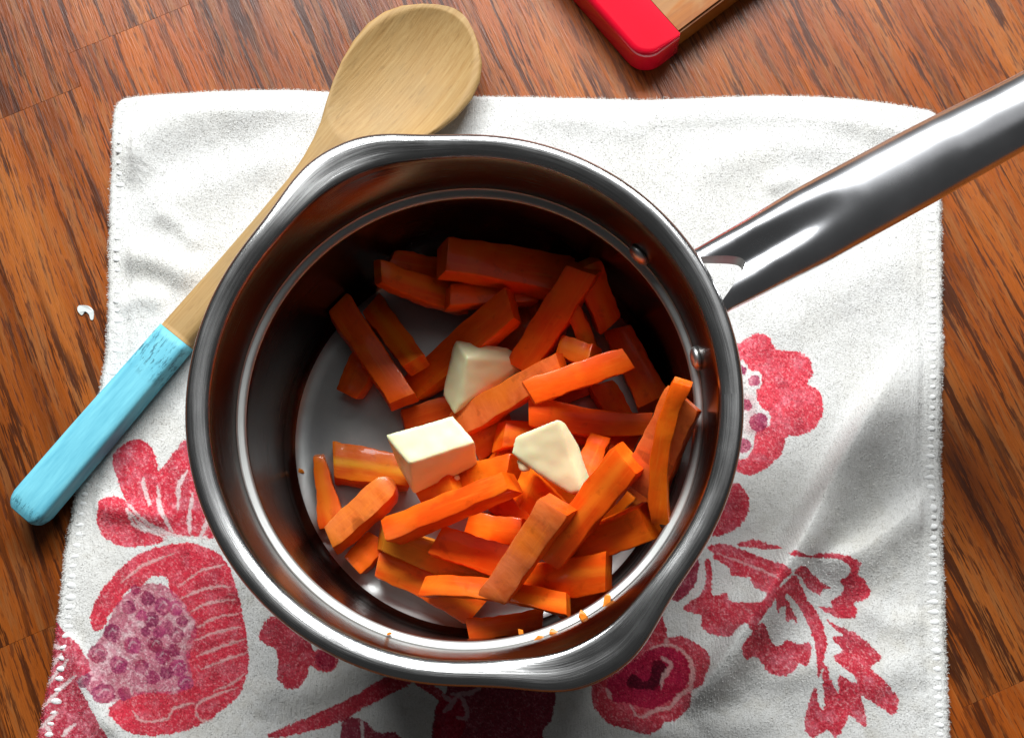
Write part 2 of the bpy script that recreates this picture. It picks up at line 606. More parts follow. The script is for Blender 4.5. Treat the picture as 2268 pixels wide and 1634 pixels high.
def build_towel():
    NX = 880
    ys = np.concatenate([np.arange(0, 500, 5.0), np.arange(500, 1565, 2.3)]) / 1565.0
    NY = len(ys)
    us = np.linspace(0, 1, NX)
    U, V = np.meshgrid(us, ys)
    ytop = np.interp(us, np.linspace(0, 1, 200), interp_curve(TOP_EDGE, 0, np.linspace(247, 2090, 200)))
    Y = ytop[None, :] * (1 - V) + 1780 * V
    XL = interp_curve(LEFT_EDGE, 1, Y)
    XR = interp_curve(RIGHT_EDGE, 1, Y)
    # fuzzy, slightly wavy edges
    XL = XL + 3.0 * (vnoise(Y, Y * 0, 26, 21) - 0.5) + 3.0 * (vnoise(Y, Y * 0, 6, 22) - 0.5)
    XR = XR + 4.0 * (vnoise(Y, Y * 0, 30, 23) - 0.5) + 3.0 * (vnoise(Y, Y * 0, 6, 24) - 0.5)
    X = XL + (XR - XL) * U
    Y = Y + (1 - V) ** 8 * (4.0 * (vnoise(X, X * 0, 7, 25) - 0.5) + 3.0 * (vnoise(X, X * 0, 30, 26) - 0.5))
    # rounded corner top left / right
    dl, dr, dt = X - XL, XR - X, Y - ytop[None, :]
    for dd, sgn in ((dl, 1), (dr, -1)):
        m = (dd < 26) & (dt < 26)
        ex, ey = np.clip(26 - dd, 0, 26) / 26, np.clip(26 - dt, 0, 26) / 26
        k = np.minimum(ex, ey) * 9.0
        X = np.where(m, X + sgn * k * ex, X)
        Y = np.where(m, Y + k * ey, Y)
    H = towel_height(X, Y)
    edge = np.minimum(np.minimum(dl, dr), dt)
    e = np.clip(edge / 16.0, 0, 1)
    round_ = np.sqrt(np.clip(1 - (1 - e) ** 2, 0, 1))
    # seam line beside the hem
    for dd in (dl, dr):
        H = H - 0.05 * np.exp(-((dd - 46) / 9.0) ** 2)
    H = H * np.clip(edge / 60.0, 0.15, 1)
    Z = 0.02 + (TOWEL - 0.02 + H) * (0.12 + 0.88 * round_)
    # flat under the pan
    p0 = P(1060, 975, TOWEL)
    r = np.zeros(X.shape)
    # project every cloth point to the table plane (nominal towel height)
    rx = (X - CX) / F; ry = -(Y - CY) / F
    d0 = ROT[0, 0] * rx + ROT[0, 1] * ry - ROT[0, 2]
    d1 = ROT[1, 0] * rx + ROT[1, 1] * ry - ROT[1, 2]
    d2 = ROT[2, 0] * rx + ROT[2, 1] * ry - ROT[2, 2]
    t = (TOWEL - CAM[2]) / d2
    WX, WY = CAM[0] + d0 * t, CAM[1] + d1 * t
    rr = np.hypot(WX, WY)
    m = np.clip((rr - 8.2) / 1.2, 0, 1)
    m = m * m * (3 - 2 * m)
    Z = Z * m + np.minimum(Z, TOWEL - 0.03) * (1 - m)
    # cloth pressed by the spoon
    # ---------------- print
    base = np.array([0.71, 0.705, 0.68])
    colr = np.ones(X.shape + (3,)) * base
    n1 = vnoise(X, Y, 9, 31); n2 = vnoise(X, Y, 26, 32); n3 = vnoise(X, Y, 4, 33)
    wob_x = 3.0 * (vnoise(X, Y, 11, 34) - 0.5) + 4.0 * (n3 - 0.5)
    wob_y = 3.0 * (vnoise(X, Y, 11, 35) - 0.5) + 4.0 * (vnoise(X, Y, 4, 36) - 0.5)
    PX, PY = X + wob_x, Y + wob_y
    grain = np.clip(0.55 * np.random.default_rng(5).random(X.shape) + 0.45 * n3, 0, 1)
    RED = np.array([0.62, 0.007, 0.036]); CRIM = np.array([0.38, 0.004, 0.03]); PURP = np.array([0.20, 0.028, 0.085])
    DARK = np.array([0.15, 0.004, 0.022]); PINK = np.array([0.70, 0.20, 0.26]); WINE = np.array([0.28, 0.006, 0.035])

    def region(pts, pad=12):
        a = np.array(pts)
        x0, y0 = a.min(0) - pad; x1, y1 = a.max(0) + pad
        rows = np.where((Y[:, NX // 2] >= y0 - 30) & (Y[:, NX // 2] <= y1 + 30))[0]
        if len(rows) == 0:
            return None
        r0, r1 = rows[0], rows[-1] + 1
        cols = np.where((X[r0:r1].min(0) <= x1) & (X[r0:r1].max(0) >= x0))[0]
        if len(cols) == 0:
            return None
        return slice(r0, r1), slice(cols[0], cols[-1] + 1)

    def paint(sl, mask, col, a=1.0, wash=0.45, second=None):
        base_ = colr[sl]
        c = np.ones(mask.shape + (3,)) * col
        w = (np.clip((n2[sl] * 0.55 + n1[sl] * 0.45 - 0.48) * 3.0, 0, 1)[..., None] + 0.55 * np.clip((n3[sl] - 0.55) * 2.5, 0, 1)[..., None]) * wash
        c = c * (1 - w) + (second if second is not None else PINK) * w
        d = np.clip((0.45 - vnoise(X[sl], Y[sl], 34, 41)) * 3.0, 0, 1)[..., None] * 0.45
        c = c * (1 - d) + CRIM * 0.8 * d
        gq = grain[sl][..., None]
        c = c * (0.72 + 0.62 * gq)
        thin = np.clip((gq - 0.60) * 3.0, 0, 1) * (0.35 + 0.6 * wash)
        f = (mask * a)[..., None] * (1 - 0.6 * thin)
        colr[sl] = base_ * (1 - f) + c * f

    def poly(pts, ox, oy, s, col=RED, a=0.96, wash=0.45, second=None, smooth=True):
        p = np.array(pts, float) * s + np.array([ox, oy])
        sl = region(p)
        if sl is None:
            return
        q = spline(p, n=5) if smooth else p
        paint(sl, in_poly(PX[sl], PY[sl], q).astype(float), col, a, wash, second)

    def line(pts, ox, oy, s, w, col=(0.78, 0.70, 0.68), a=0.75):
        p = np.array(pts, float) * s + np.array([ox, oy])
        sl = region(p)
        if sl is None:
            return
        D, _, t = dist_polyline(PX[sl], PY[sl], spline(p, closed=False, n=5))
        ww = w * (0.55 + 0.6 * np.sin(np.clip(t, 0, 1) * math.pi)) * (0.7 + 0.6 * n1[sl])
        f = (np.clip((ww - D) / 1.6 + 0.5, 0, 1) * a)[..., None]
        colr[sl] = colr[sl] * (1 - f) + np.array(col) * f

    def disc(x, y, r, ox, oy, s, col, a=0.9, wash=0.5, sy=1.0):
        p = [(x + r * math.cos(q), y + sy * r * math.sin(q)) for q in np.linspace(0, 2 * math.pi, 14, endpoint=False)]
        poly(p, ox, oy, s, col, a, wash)

    W_ = np.array([0.71, 0.70, 0.675])
    # --- pomegranate and crown, left
    L = (59.8, 934.1, 0.4285)
    poly([(445, 215), (470, 140), (550, 92), (620, 105), (665, 170), (682, 250), (760, 160), (830, 85), (930, 120), (1010, 300), (1010, 500), (960, 600), (830, 600), (700, 580), (600, 520), (500, 370), (480, 320)], *L, col=RED, wash=0.5)
    poly([(385, 400), (460, 385), (520, 410), (600, 500), (700, 572), (720, 610), (600, 640), (480, 640), (400, 600), (365, 530), (370, 460)], *L, col=RED)
    for ln in ([(530, 450), (555, 530), (640, 565), (720, 600)], [(600, 290), (618, 370), (640, 430)], [(680, 330), (690, 430), (750, 565)],
               [(830, 250), (785, 340), (780, 450)], [(860, 370), (838, 480), (842, 580)], [(540, 435), (620, 520), (720, 575), (850, 600)], [(930, 430), (925, 520), (890, 600)],
               [(545, 470), (600, 540), (690, 580)]):
        line(ln, *L, w=4.2)
    poly([(700, 600), (800, 590), (920, 590), (930, 630), (800, 622), (720, 622)], *L, col=W_, wash=0.0, a=0.8)
    poly([(780, 625), (900, 640), (1000, 690), (1060, 780), (1100, 900), (1130, 1050), (1148, 1200), (1140, 1290), (1100, 1400), (1020, 1480), (900, 1560), (750, 1610), (580, 1615), (480, 1570), (430, 1480),
          (520, 1410), (660, 1390), (800, 1380), (835, 1300), (820, 1180), (865, 1050), (810, 960), (740, 880), (720, 800), (640, 800), (600, 840), (520, 870), (470, 940), (420, 1000), (400, 1060), (350, 1080), (325, 1020), (350, 930), (400, 850), (500, 740), (600, 670)], *L, col=RED, wash=0.3)
    poly([(470, 930), (560, 860), (640, 830), (730, 860), (830, 960), (880, 1080), (840, 1200), (850, 1330), (780, 1400), (620, 1400), (480, 1440), (380, 1440), (300, 1330), (330, 1180), (400, 1080)], *L, col=np.array([0.46, 0.05, 0.12]), a=0.85, wash=0.75, second=np.array([0.72, 0.45, 0.48]))
    for x, y, r in ((525, 955, 36), (440, 1090, 46), (545, 1155, 46), (365, 1195, 50), (470, 1255, 46), (590, 1265, 36), (620, 910, 36), (700, 950, 46), (640, 1020, 40), (720, 1060, 36), (770, 1100, 42),
                    (660, 1150, 40), (700, 1210, 40), (780, 1270, 46), (720, 1290, 36), (400, 1400, 52), (500, 1400, 36), (765, 960, 40), (680, 1085, 32), (650, 1320, 36), (590, 1000, 30), (300, 1330, 40),
                    (820, 1345, 40), (560, 870, 26), (760, 1180, 34), (610, 1080, 26), (800, 1030, 28)):
        disc(x, y, r, *L, col=PURP * np.array([1.25, 0.8, 1.0]) * (0.8 + 0.8 * random.random()), a=0.9, wash=0.4)
        if r > 38:
            line([(x - r * 0.5, y + r * 0.3), (x, y - r * 0.4), (x + r * 0.5, y - r * 0.2)], *L, w=1.5, a=0.35)
    for ln in ([(480, 830), (600, 740), (760, 680)], [(780, 850), (900, 770), (1020, 740)], [(800, 910), (920, 860), (1060, 850)], [(850, 980), (960, 930), (1080, 920)], [(880, 1060), (980, 1010), (1100, 990)],
               [(870, 1130), (980, 1085), (1110, 1060)], [(880, 1210), (1000, 1160), (1130, 1120)], [(900, 1280), (1020, 1230), (1140, 1190)], [(960, 1390), (1060, 1350), (1125, 1300)],
               [(870, 1490), (890, 1450), (1000, 1400), (1090, 1370)], [(730, 1530), (760, 1480), (860, 1450)], [(540, 1490), (600, 1545), (740, 1530)], [(870, 1490), (900, 1545), (960, 1530)]):
        line(ln, *L, w=2.6, col=(0.74, 0.50, 0.48), a=0.65)
    # --- leaf at the left edge
    poly([(120, 1010), (190, 1080), (260, 1140), (300, 1200), (330, 1290), (270, 1330), (310, 1420), (380, 1540), (425, 1634), (440, 1760), (-60, 1760), (20, 1500), (70, 1330), (90, 1150)], *L, col=CRIM * 1.15, wash=0.6)
    for ln in ([(60, 1400), (150, 1300), (220, 1230)], [(70, 1490), (170, 1380), (260, 1310)], [(60, 1580), (160, 1500)], [(110, 1270), (180, 1200)], [(100, 1560), (130, 1620)], [(180, 1620), (250, 1560)], [(120, 1150), (200, 1180)]):
        line(ln, *L, w=4.0)
    # --- small blossom and stem
    B = (523.1, 1307.8, 0.3295)
    poly([(240, 170), (180, 250), (165, 330), (270, 390), (290, 480), (285, 580), (340, 650), (420, 655), (480, 580), (500, 500), (560, 540), (640, 540), (690, 470), (640, 420), (560, 385), (520, 395), (470, 300), (330, 190)], *B, col=RED * 0.8, wash=0.25)
    disc(600, 460, 70, *B, col=WINE, a=0.8, wash=0.1)
    poly([(215, 960), (300, 925), (500, 840), (800, 700), (1000, 580), (1100, 570), (1190, 610), (1100, 660), (900, 760), (700, 880), (500, 940), (300, 985), (220, 985)], *B, col=RED * 0.85, wash=0.15)
    poly([(705, 1080), (715, 880), (800, 850), (870, 880), (950, 950), (1080, 960), (1120, 1060), (1000, 1200), (700, 1200)], *B, col=WINE, wash=0.2)
    line([(840, 870), (850, 950), (860, 1020)], *B, w=4)
    # --- dark flower, bottom middle
    poly([(1180, 600), (1300, 620), (1420, 710), (1400, 760), (1300, 690)], *B, col=RED * 0.8, wash=0.2)
    poly([(1330, 860), (1350, 760), (1400, 720), (1450, 600), (1700, 500), (2060, 560), (2130, 620), (2145, 730), (2120, 860), (2060, 950), (2050, 1100), (1700, 1250), (1330, 1160)], *B, col=WINE, wash=0.12, second=CRIM)
    poly([(1340, 860), (1360, 760), (1480, 700), (1540, 800), (1520, 960), (1400, 1060), (1330, 1000)], *B, col=CRIM * 1.1, wash=0.25)
    for ln in ([(1390, 810), (1440, 770), (1490, 690)], [(1480, 850), (1545, 850), (1540, 760), (1500, 700)], [(1450, 690), (1560, 690), (1640, 650)], [(1390, 700), (1440, 740)]):
        line(ln, *B, w=4.5, col=(0.62, 0.42, 0.44), a=0.7)
    # --- rose
    R = (1233.0, 1307.8, 0.19992)
    poly([(1150, 260), (1210, 420), (1240, 520), (1370, 505), (1500, 550), (1620, 640), (1680, 760), (1640, 900), (1590, 1020), (1500, 1080), (1480, 1160), (1450, 1290), (1330, 1420), (1200, 1450), (1130, 1530), (960, 1585),
          (800, 1530), (600, 1480), (480, 1370), (400, 1250), (380, 1050), (370, 900), (700, 700), (1000, 400)], *R, col=RED * 0.78, wash=0.25)
    poly([(1060, 640), (1300, 640), (1460, 800), (1450, 1000), (1300, 1180), (1050, 1300), (800, 1250), (600, 1200), (560, 1000), (700, 900)], *R, col=WINE * 1.25, wash=0.15, second=RED)
    poly([(1080, 770), (1180, 790), (1225, 880), (1170, 1000), (1090, 1090), (900, 1085), (790, 1055), (795, 970), (870, 925), (960, 1000), (1040, 960), (1055, 860)], *R, col=DARK * 0.5, wash=0.0)
    for ln in ([(1040, 640), (1150, 600), (1300, 610), (1430, 700), (1500, 830), (1490, 1000), (1450, 1090), (1340, 1170), (1250, 1290), (1080, 1320), (960, 1390), (880, 1370), (820, 1270)],
               [(1170, 740), (1265, 830), (1180, 960), (1160, 1080)], [(1225, 520), (1210, 590)], [(560, 1080), (600, 1200)]):
        line(ln, *R, w=4.4, col=(0.66, 0.40, 0.38), a=0.7)
    # --- scrolled leaves, right
    A = (1457.2, 1158.3, 0.29135)
    poly([(375, 190), (460, 150), (580, 180), (760, 250), (900, 330), (970, 385), (890, 460), (860, 560), (780, 680), (680, 820), (620, 760), (520, 860), (400, 840), (330, 780), (330, 700), (260, 680), (195, 650), (250, 590), (330, 540),
          (365, 400), (350, 290), (390, 280), (415, 390), (410, 540), (450, 550), (520, 525), (540, 580), (600, 600), (740, 600), (780, 540), (720, 500), (700, 420), (620, 400), (560, 400), (530, 330), (430, 270), (430, 230)], *A, col=RED * 0.92, wash=0.4)
    line([(450, 230), (600, 280), (760, 350), (870, 440)], *A, w=2.4, col=(0.75, 0.5, 0.5), a=0.6)
    poly([(600, 155), (720, 125), (820, 150), (910, 190), (860, 205), (740, 185), (650, 182)], *A, col=RED, wash=0.4)
    poly([(300, 260), (290, 450), (180, 580), (105, 570), (180, 400)], *A, col=WINE * 1.1, wash=0.15)
    line([(330, 300), (320, 450), (230, 580)], *A, w=5)
    poly([(940, 250), (1000, 235), (1100, 255), (1280, 235), (1420, 262), (1525, 310), (1500, 390), (1560, 430), (1615, 520), (1560, 590), (1490, 600), (1520, 660), (1470, 720), (1350, 710), (1215, 630), (1320, 640), (1310, 590), (1390, 540),
          (1400, 480), (1370, 440), (1440, 380), (1425, 325), (1330, 280), (1200, 272), (1050, 278)], *A, col=RED, wash=0.35)
    poly([(990, 390), (1040, 340), (1110, 355), (1180, 410), (1250, 460), (1300, 492), (1240, 500), (1225, 550), (1130, 500), (1060, 430)], *A, col=RED * 0.85, wash=0.4)
    poly([(870, 520), (990, 405), (1060, 480), (1120, 580), (1200, 660), (1250, 770), (1280, 880), (1262, 1010), (1240, 1110), (1210, 1165), (1200, 1000), (1185, 900), (1130, 760), (1060, 640), (960, 550), (930, 570), (1000, 650), (1055, 770), (1010, 730), (960, 750), (940, 640), (900, 640), (880, 690), (855, 620)], *A, col=RED * 0.9, wash=0.3)
    poly([(740, 760), (800, 810), (830, 880), (900, 930), (980, 890), (1080, 920), (1140, 895), (1160, 980), (1130, 1070), (1060, 1070), (1010, 1130), (930, 1160), (830, 1130), (770, 1050), (700, 1010), (640, 1025), (605, 930)], *A, col=RED * 0.85, wash=0.4)
    poly([(1280, 730), (1370, 780), (1480, 820), (1560, 880), (1630, 940), (1690, 1030), (1610, 1095), (1700, 1180), (1780, 1270), (1830, 1350), (1790, 1450), (1680, 1390), (1545, 1310), (1560, 1380), (1590, 1480), (1570, 1550), (1500, 1480), (1450, 1465),
          (1420, 1540), (1350, 1630), (1290, 1570), (1180, 1625), (1120, 1550), (1130, 1420), (1190, 1240), (1225, 1370), (1265, 1405), (1245, 1160), (1258, 1060), (1310, 1200), (1372, 1285), (1358, 1150), (1420, 1180), (1500, 1215), (1480, 1150), (1380, 1080),
          (1330, 1010), (1400, 965), (1320, 870), (1400, 850), (1340, 800)], *A, col=RED * 0.95, wash=0.5)
    # --- blossom beside the handle
    Q = (1494.6, 709.9, 0.29725)
    poly([(380, 200), (480, 170), (560, 110), (650, 100), (720, 160), (750, 220), (850, 230), (960, 250), (1020, 330), (1020, 420), (980, 470), (1060, 510), (1105, 600), (1090, 720), (1020, 820), (900, 860), (830, 870), (800, 980), (700, 1090), (570, 1150), (460, 1120), (380, 1000), (300, 600)], *Q, col=np.array([0.70, 0.03, 0.06]), wash=0.42)
    poly([(480, 310), (560, 360), (640, 400), (640, 480), (600, 540), (640, 640), (710, 700), (700, 790), (600, 840), (580, 960), (480, 1020), (400, 700)], *Q, col=W_, wash=0.0)
    for x, y, r in ((590, 452, 46), (622, 757, 72), (530, 630, 44), (515, 930, 52), (500, 370, 36)):
        disc(x, y, r, *Q, col=np.array([0.33, 0.02, 0.09]), a=0.95, wash=0.4)
    poly([(430, 1210), (520, 1260), (555, 1350), (540, 1440), (480, 1530), (360, 1590), (280, 1600), (250, 1400)], *Q, col=RED * 0.85, wash=0.3)
    # woven grime: faint warm toning of the cloth with a shape of its own
    g = np.clip((vnoise(X, Y, 120, 51) - 0.5) * 1.6, 0, 1)[..., None] * 0.5
    g2 = np.clip((vnoise(X, Y, 46, 52) * 0.6 + vnoise(X, Y, 15, 53) * 0.4 - 0.48) * 2.2, 0, 1)[..., None] * np.clip((Y[..., None] - 900) / 500, 0.25, 1) * 0.55
    colr = colr * (1 - g) + colr * np.array([0.92, 0.90, 0.85]) * g
    colr = colr * (1 - g2) + colr * np.array([0.80, 0.77, 0.70]) * g2
    # ---------------- mesh
    VX = np.stack([WX, WY, Z], -1).reshape(-1, 3) * CM
    idx = np.arange(NX * NY).reshape(NY, NX)
    q = np.stack([idx[:-1, :-1], idx[1:, :-1], idx[1:, 1:], idx[:-1, 1:]], -1).reshape(-1, 4)
    # side skirt down to the table so that the cloth is a closed slab
    ring = np.concatenate([idx[0, :], idx[1:, -1], idx[-1, -2::-1], idx[-2:0:-1, 0]])
    low = VX[ring].copy()
    low[:, 2] = 0.01 * CM
    nb = len(VX)
    V3 = np.concatenate([VX, low])
    li = nb + np.arange(len(ring))
    nx = np.roll(np.arange(len(ring)), -1)
    sk = np.stack([ring, ring[nx], li[nx], li], -1)
    faces = np.concatenate([q, sk])
    me = bpy.data.meshes.new("dish_towel")
    me.vertices.add(len(V3))
    me.vertices.foreach_set("co", V3.astype(np.float32).ravel())
    me.loops.add(faces.size)
    me.loops.foreach_set("vertex_index", faces.astype(np.int32).ravel())
    me.polygons.add(len(faces))
    me.polygons.foreach_set("loop_start", np.arange(0, faces.size, 4, dtype=np.int32))
    me.update(calc_edges=True)
    me.polygons.foreach_set("use_smooth", np.ones(len(faces), bool))
    ca = me.color_attributes.new("print", 'FLOAT_COLOR', 'POINT')
    cc = np.concatenate([colr.reshape(-1, 3), np.ones((len(ring), 3)) * base])
    ca.data.foreach_set("color", np.concatenate([cc, np.ones((len(cc), 1))], 1).astype(np.float32).ravel())
    me.materials.append(MAT_TOWEL)
    me.update()
    o = bpy.data.objects.new("dish_towel", me)
    COL.objects.link(o)
    tag(o, "white dish towel printed with red flowers, spread under the saucepan", "towel")
    # ---------------- velour nap: short fibres over the cloth and along its edges
    rg = np.random.default_rng(77)
    pos = np.stack([WX, WY, Z], -1).reshape(-1, 3)
    cflat = colr.reshape(-1, 3)
    vis = np.where((rr.ravel() > 7.8) & (Y.ravel() < 1680))[0]
    wgt = np.where(ys[vis // NX] * 1565 < 500, 5.0, 2.3)
    pick = rg.choice(vis, 130000, p=wgt / wgt.sum())
    em = np.where((edge.ravel()[vis] < 9))[0]
    epick = vis[rg.choice(em, 16000)]
    allp = np.concatenate([pick, epick])
    n = len(allp)
    p = pos[allp] + np.concatenate([rg.normal(0, 0.03, (n, 2)), np.zeros((n, 1))], 1)
    dirv = rg.normal(0, 1.0, (n, 3)); dirv[:, 2] = np.abs(dirv[:, 2]) * 0.5 + 0.25
    out = np.zeros((n, 3))
    ne = len(epick)
    el, er = dl.ravel()[epick], dr.ravel()[epick]
    out[n - ne:, 0] = np.where(el < 9, -1.6, np.where(er < 9, 1.6, 0))
    out[n - ne:, 1] = np.where((el >= 9) & (er >= 9), 1.6, 0)
    dirv += out
    dirv /= np.linalg.norm(dirv, axis=1)[:, None]
    ln = rg.uniform(0.035, 0.085, (n, 1)) * np.where(np.arange(n) >= n - ne, 1.15, 1.0)[:, None]
    sidev = np.cross(dirv, rg.normal(0, 1, (n, 3))); sidev /= np.linalg.norm(sidev, axis=1)[:, None]
    tri = np.stack([p - sidev * 0.011, p + sidev * 0.011, p + dirv * ln], 1).reshape(-1, 3) * CM
    fm = bpy.data.meshes.new("nap")
    fm.vertices.add(len(tri)); fm.vertices.foreach_set("co", tri.astype(np.float32).ravel())
    fm.loops.add(len(tri)); fm.loops.foreach_set("vertex_index", np.arange(len(tri), dtype=np.int32))
    fm.polygons.add(n); fm.polygons.foreach_set("loop_start", np.arange(0, 3 * n, 3, dtype=np.int32))
    fm.update(calc_edges=True)
    fa = fm.color_attributes.new("print", 'FLOAT_COLOR', 'POINT')
    fc = np.repeat(np.concatenate([cflat[allp], np.ones((n, 1))], 1), 3, axis=0)
    fa.data.foreach_set("color", fc.astype(np.float32).ravel())
    fm.materials.append(MAT_TOWEL)
    fo = bpy.data.objects.new("nap", fm)
    COL.objects.link(fo)
    fo.parent = o
    fo["kind"] = "stuff"
    # ---------------- overlock stitches of the two hems
    bm = bmesh.new()
    bmesh.ops.create_icosphere(bm, subdivisions=2, radius=1.0)
    for v in bm.verts:
        v.co = Vector((v.co.x * 0.0024, v.co.y * 0.0013 * (1 + 0.25 * v.co.x / 1), v.co.z * 0.0008))
    st0 = from_bm("stitch", bm, MAT_THREAD, o)
    first = True
    rr_ = random.Random(3)
    for edge_pts, sgn, step in ((LEFT_EDGE, 1, 23), (RIGHT_EDGE, -1, 21)):
        y = 245 if sgn > 0 else 300
        while y < 1640:
            x = float(interp_curve(edge_pts, 1, np.array([float(y)]))[0]) + sgn * 29
            s = st0 if first else bpy.data.objects.new("stitch", st0.data)
            if not first:
                COL.objects.link(s)
                s.parent = o
            first = False
            p = P(x, y, TOWEL)
            h = float(towel_height(np.array([float(x)]), np.array([float(y)]))[0])
            s.location = (p[0] * CM, p[1] * CM, (TOWEL + 0.45 * h - 0.055) * CM)
            s.rotation_euler = (0, 0.12 * sgn, sgn * 0.12 + rr_.uniform(-0.2, 0.2))
            k = rr_.uniform(0.85, 1.1)
            s.scale = (k, k * rr_.uniform(0.85, 1.2), k)
            y += step * rr_.uniform(0.85, 1.15)
    return o


build_towel()

# ------------------------------------------------------------------ saucepan
HA = math.radians(26.9)        # handle azimuth
FLOOR_Z = TOWEL + 0.35


def build_pan():
    root = empty("saucepan", (0, 0, TOWEL * CM))
    tag(root, "stainless steel saucepan with two pouring spouts and long handle, holding carrots", "saucepan")
    inner = [(0.0, 0.35), (2.0, 0.35), (4.0, 0.35), (5.6, 0.35), (6.4, 0.35), (6.66, 0.36)]
    for a in np.linspace(15, 90, 7):
        inner.append((6.66 + 0.9 * math.sin(math.radians(a)), 1.25 - 0.9 * math.cos(math.radians(a))))
    inner += [(7.60, 2.2), (7.63, 3.6), (7.65, 5.0), (7.66, 5.85), (7.665, 6.15), (7.68, 6.27), (7.72, 6.345), (7.78, 6.38), (7.84, 6.40), (7.90, 6.42), (7.945, 6.445), (7.965, 6.50), (7.975, 6.6),
              (7.99, 6.95), (8.05, 7.5), (8.12, 8.0), (8.18, 8.4), (8.215, 8.6), (8.25, 8.72), (8.30, 8.80), (8.38, 8.865), (8.48, 8.92), (8.60, 8.965), (8.72, 8.99), (8.83, 8.985), (8.92, 8.945), (8.985, 8.88), (9.025, 8.80), (9.03, 8.75), (9.005, 8.735)]
    outer = [(8.94, 8.80), (8.84, 8.87), (8.70, 8.885), (8.58, 8.85), (8.47, 8.80), (8.38, 8.70), (8.33, 8.5), (8.28, 8.1), (8.19, 7.4), (8.12, 6.85), (8.07, 6.52), (8.0, 6.30), (7.88, 6.20), (7.83, 5.9), (7.80, 4.0), (7.74, 1.5), (7.6, 0.9), (7.35, 0.45), (7.0, 0.14), (6.6, 0.03), (3.0, 0.0), (0.0, 0.0)]
    prof = inner + outer
    N = 256
    verts, faces, mi = [], [], []
    n_floor = 8
    for k, (r, z) in enumerate(prof):
        for j in range(N):
            th = 2 * math.pi * j / N
            d = 0
            zz = z
            rr = r
            for sgn in (1, -1):
                a = (th - (HA + sgn * math.pi / 2) + math.pi) % (2 * math.pi) - math.pi
                s = math.exp(-(abs(a) / 0.26) ** 2.5)
                # the spout: the flare is pulled outwards and drawn down into the wall
                lift = 0.42 * max(0.0, min(1.0, (z - 7.2) / 1.4)) ** 1.5 + 0.58 * max(0.0, min(1.0, (r - 8.25) / 0.6)) * (1 if z > 8 else 0)
                rr += s * 0.86 * lift
                zz -= s * (0.34 * lift + 0.10 * max(0.0, 1 - abs(r - 8.5) / 0.3) * (1 if z > 8.6 else 0))
            verts.append((rr * math.cos(th), rr * math.sin(th), zz))
    for k in range(len(prof) - 1):
        for j in range(N):
            j2 = (j + 1) % N
            faces.append((k * N + j, k * N + j2, (k + 1) * N + j2, (k + 1) * N + j))
            zk = 0.5 * (prof[k][1] + prof[k + 1][1]); rk = 0.5 * (prof[k][0] + prof[k + 1][0])
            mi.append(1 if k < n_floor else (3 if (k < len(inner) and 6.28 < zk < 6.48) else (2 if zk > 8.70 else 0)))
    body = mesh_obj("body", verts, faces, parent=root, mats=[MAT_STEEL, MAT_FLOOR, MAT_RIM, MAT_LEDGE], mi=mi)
    uvl = body.data.uv_layers.new(name="turned")
    plen = np.concatenate([[0], np.cumsum(np.hypot(np.diff([p[0] for p in prof]), np.diff([p[1] for p in prof])))]) / 30.0
    uvs = []
    for k in range(len(prof) - 1):
        for j in range(N):
            uvs += [j / N, plen[k], (j + 1) / N, plen[k], (j + 1) / N, plen[k + 1], j / N, plen[k + 1]]
    uvl.data.foreach_set("uv", uvs)
    bm = bmesh.new()
    bm.from_mesh(body.data)
    bmesh.ops.remove_doubles(bm, verts=bm.verts, dist=1e-6)
    bmesh.ops.recalc_face_normals(bm, faces=bm.faces)
    bm.to_mesh(body.data)
    bm.free()
    # rivets on the inner wall
    for da in (-0.262, 0.262):
        bm = bmesh.new()
        bmesh.ops.create_uvsphere(bm, u_segments=20, v_segments=12, radius=0.42 * CM)
        bmesh.ops.scale(bm, vec=(1, 1, 0.5), verts=bm.verts)
        o = from_bm("rivet", bm, MAT_RIVET, root)
        a = HA + da
        o.location = (7.93 * CM * math.cos(a), 7.93 * CM * math.sin(a), 6.85 * CM)
        o.rotation_euler = Vector((-math.cos(a), -math.sin(a), 0.0)).to_track_quat('Z', 'Y').to_euler()
    # handle: a pressed tube that forks into two prongs at the pan
    NT_, NA = 110, 64
    r0, r1 = 8.25, 25.5
    notch = 10.5
    vs = {1: [], -1: []}
    rows = []
    ts = np.concatenate([notch - (notch - r0) * np.linspace(1, 0, 90) ** 1.7, np.linspace(notch, r1, NT_ - 26)[1:]])
    verts, faces = [], []
    idx = {}
    inner_faces = set()
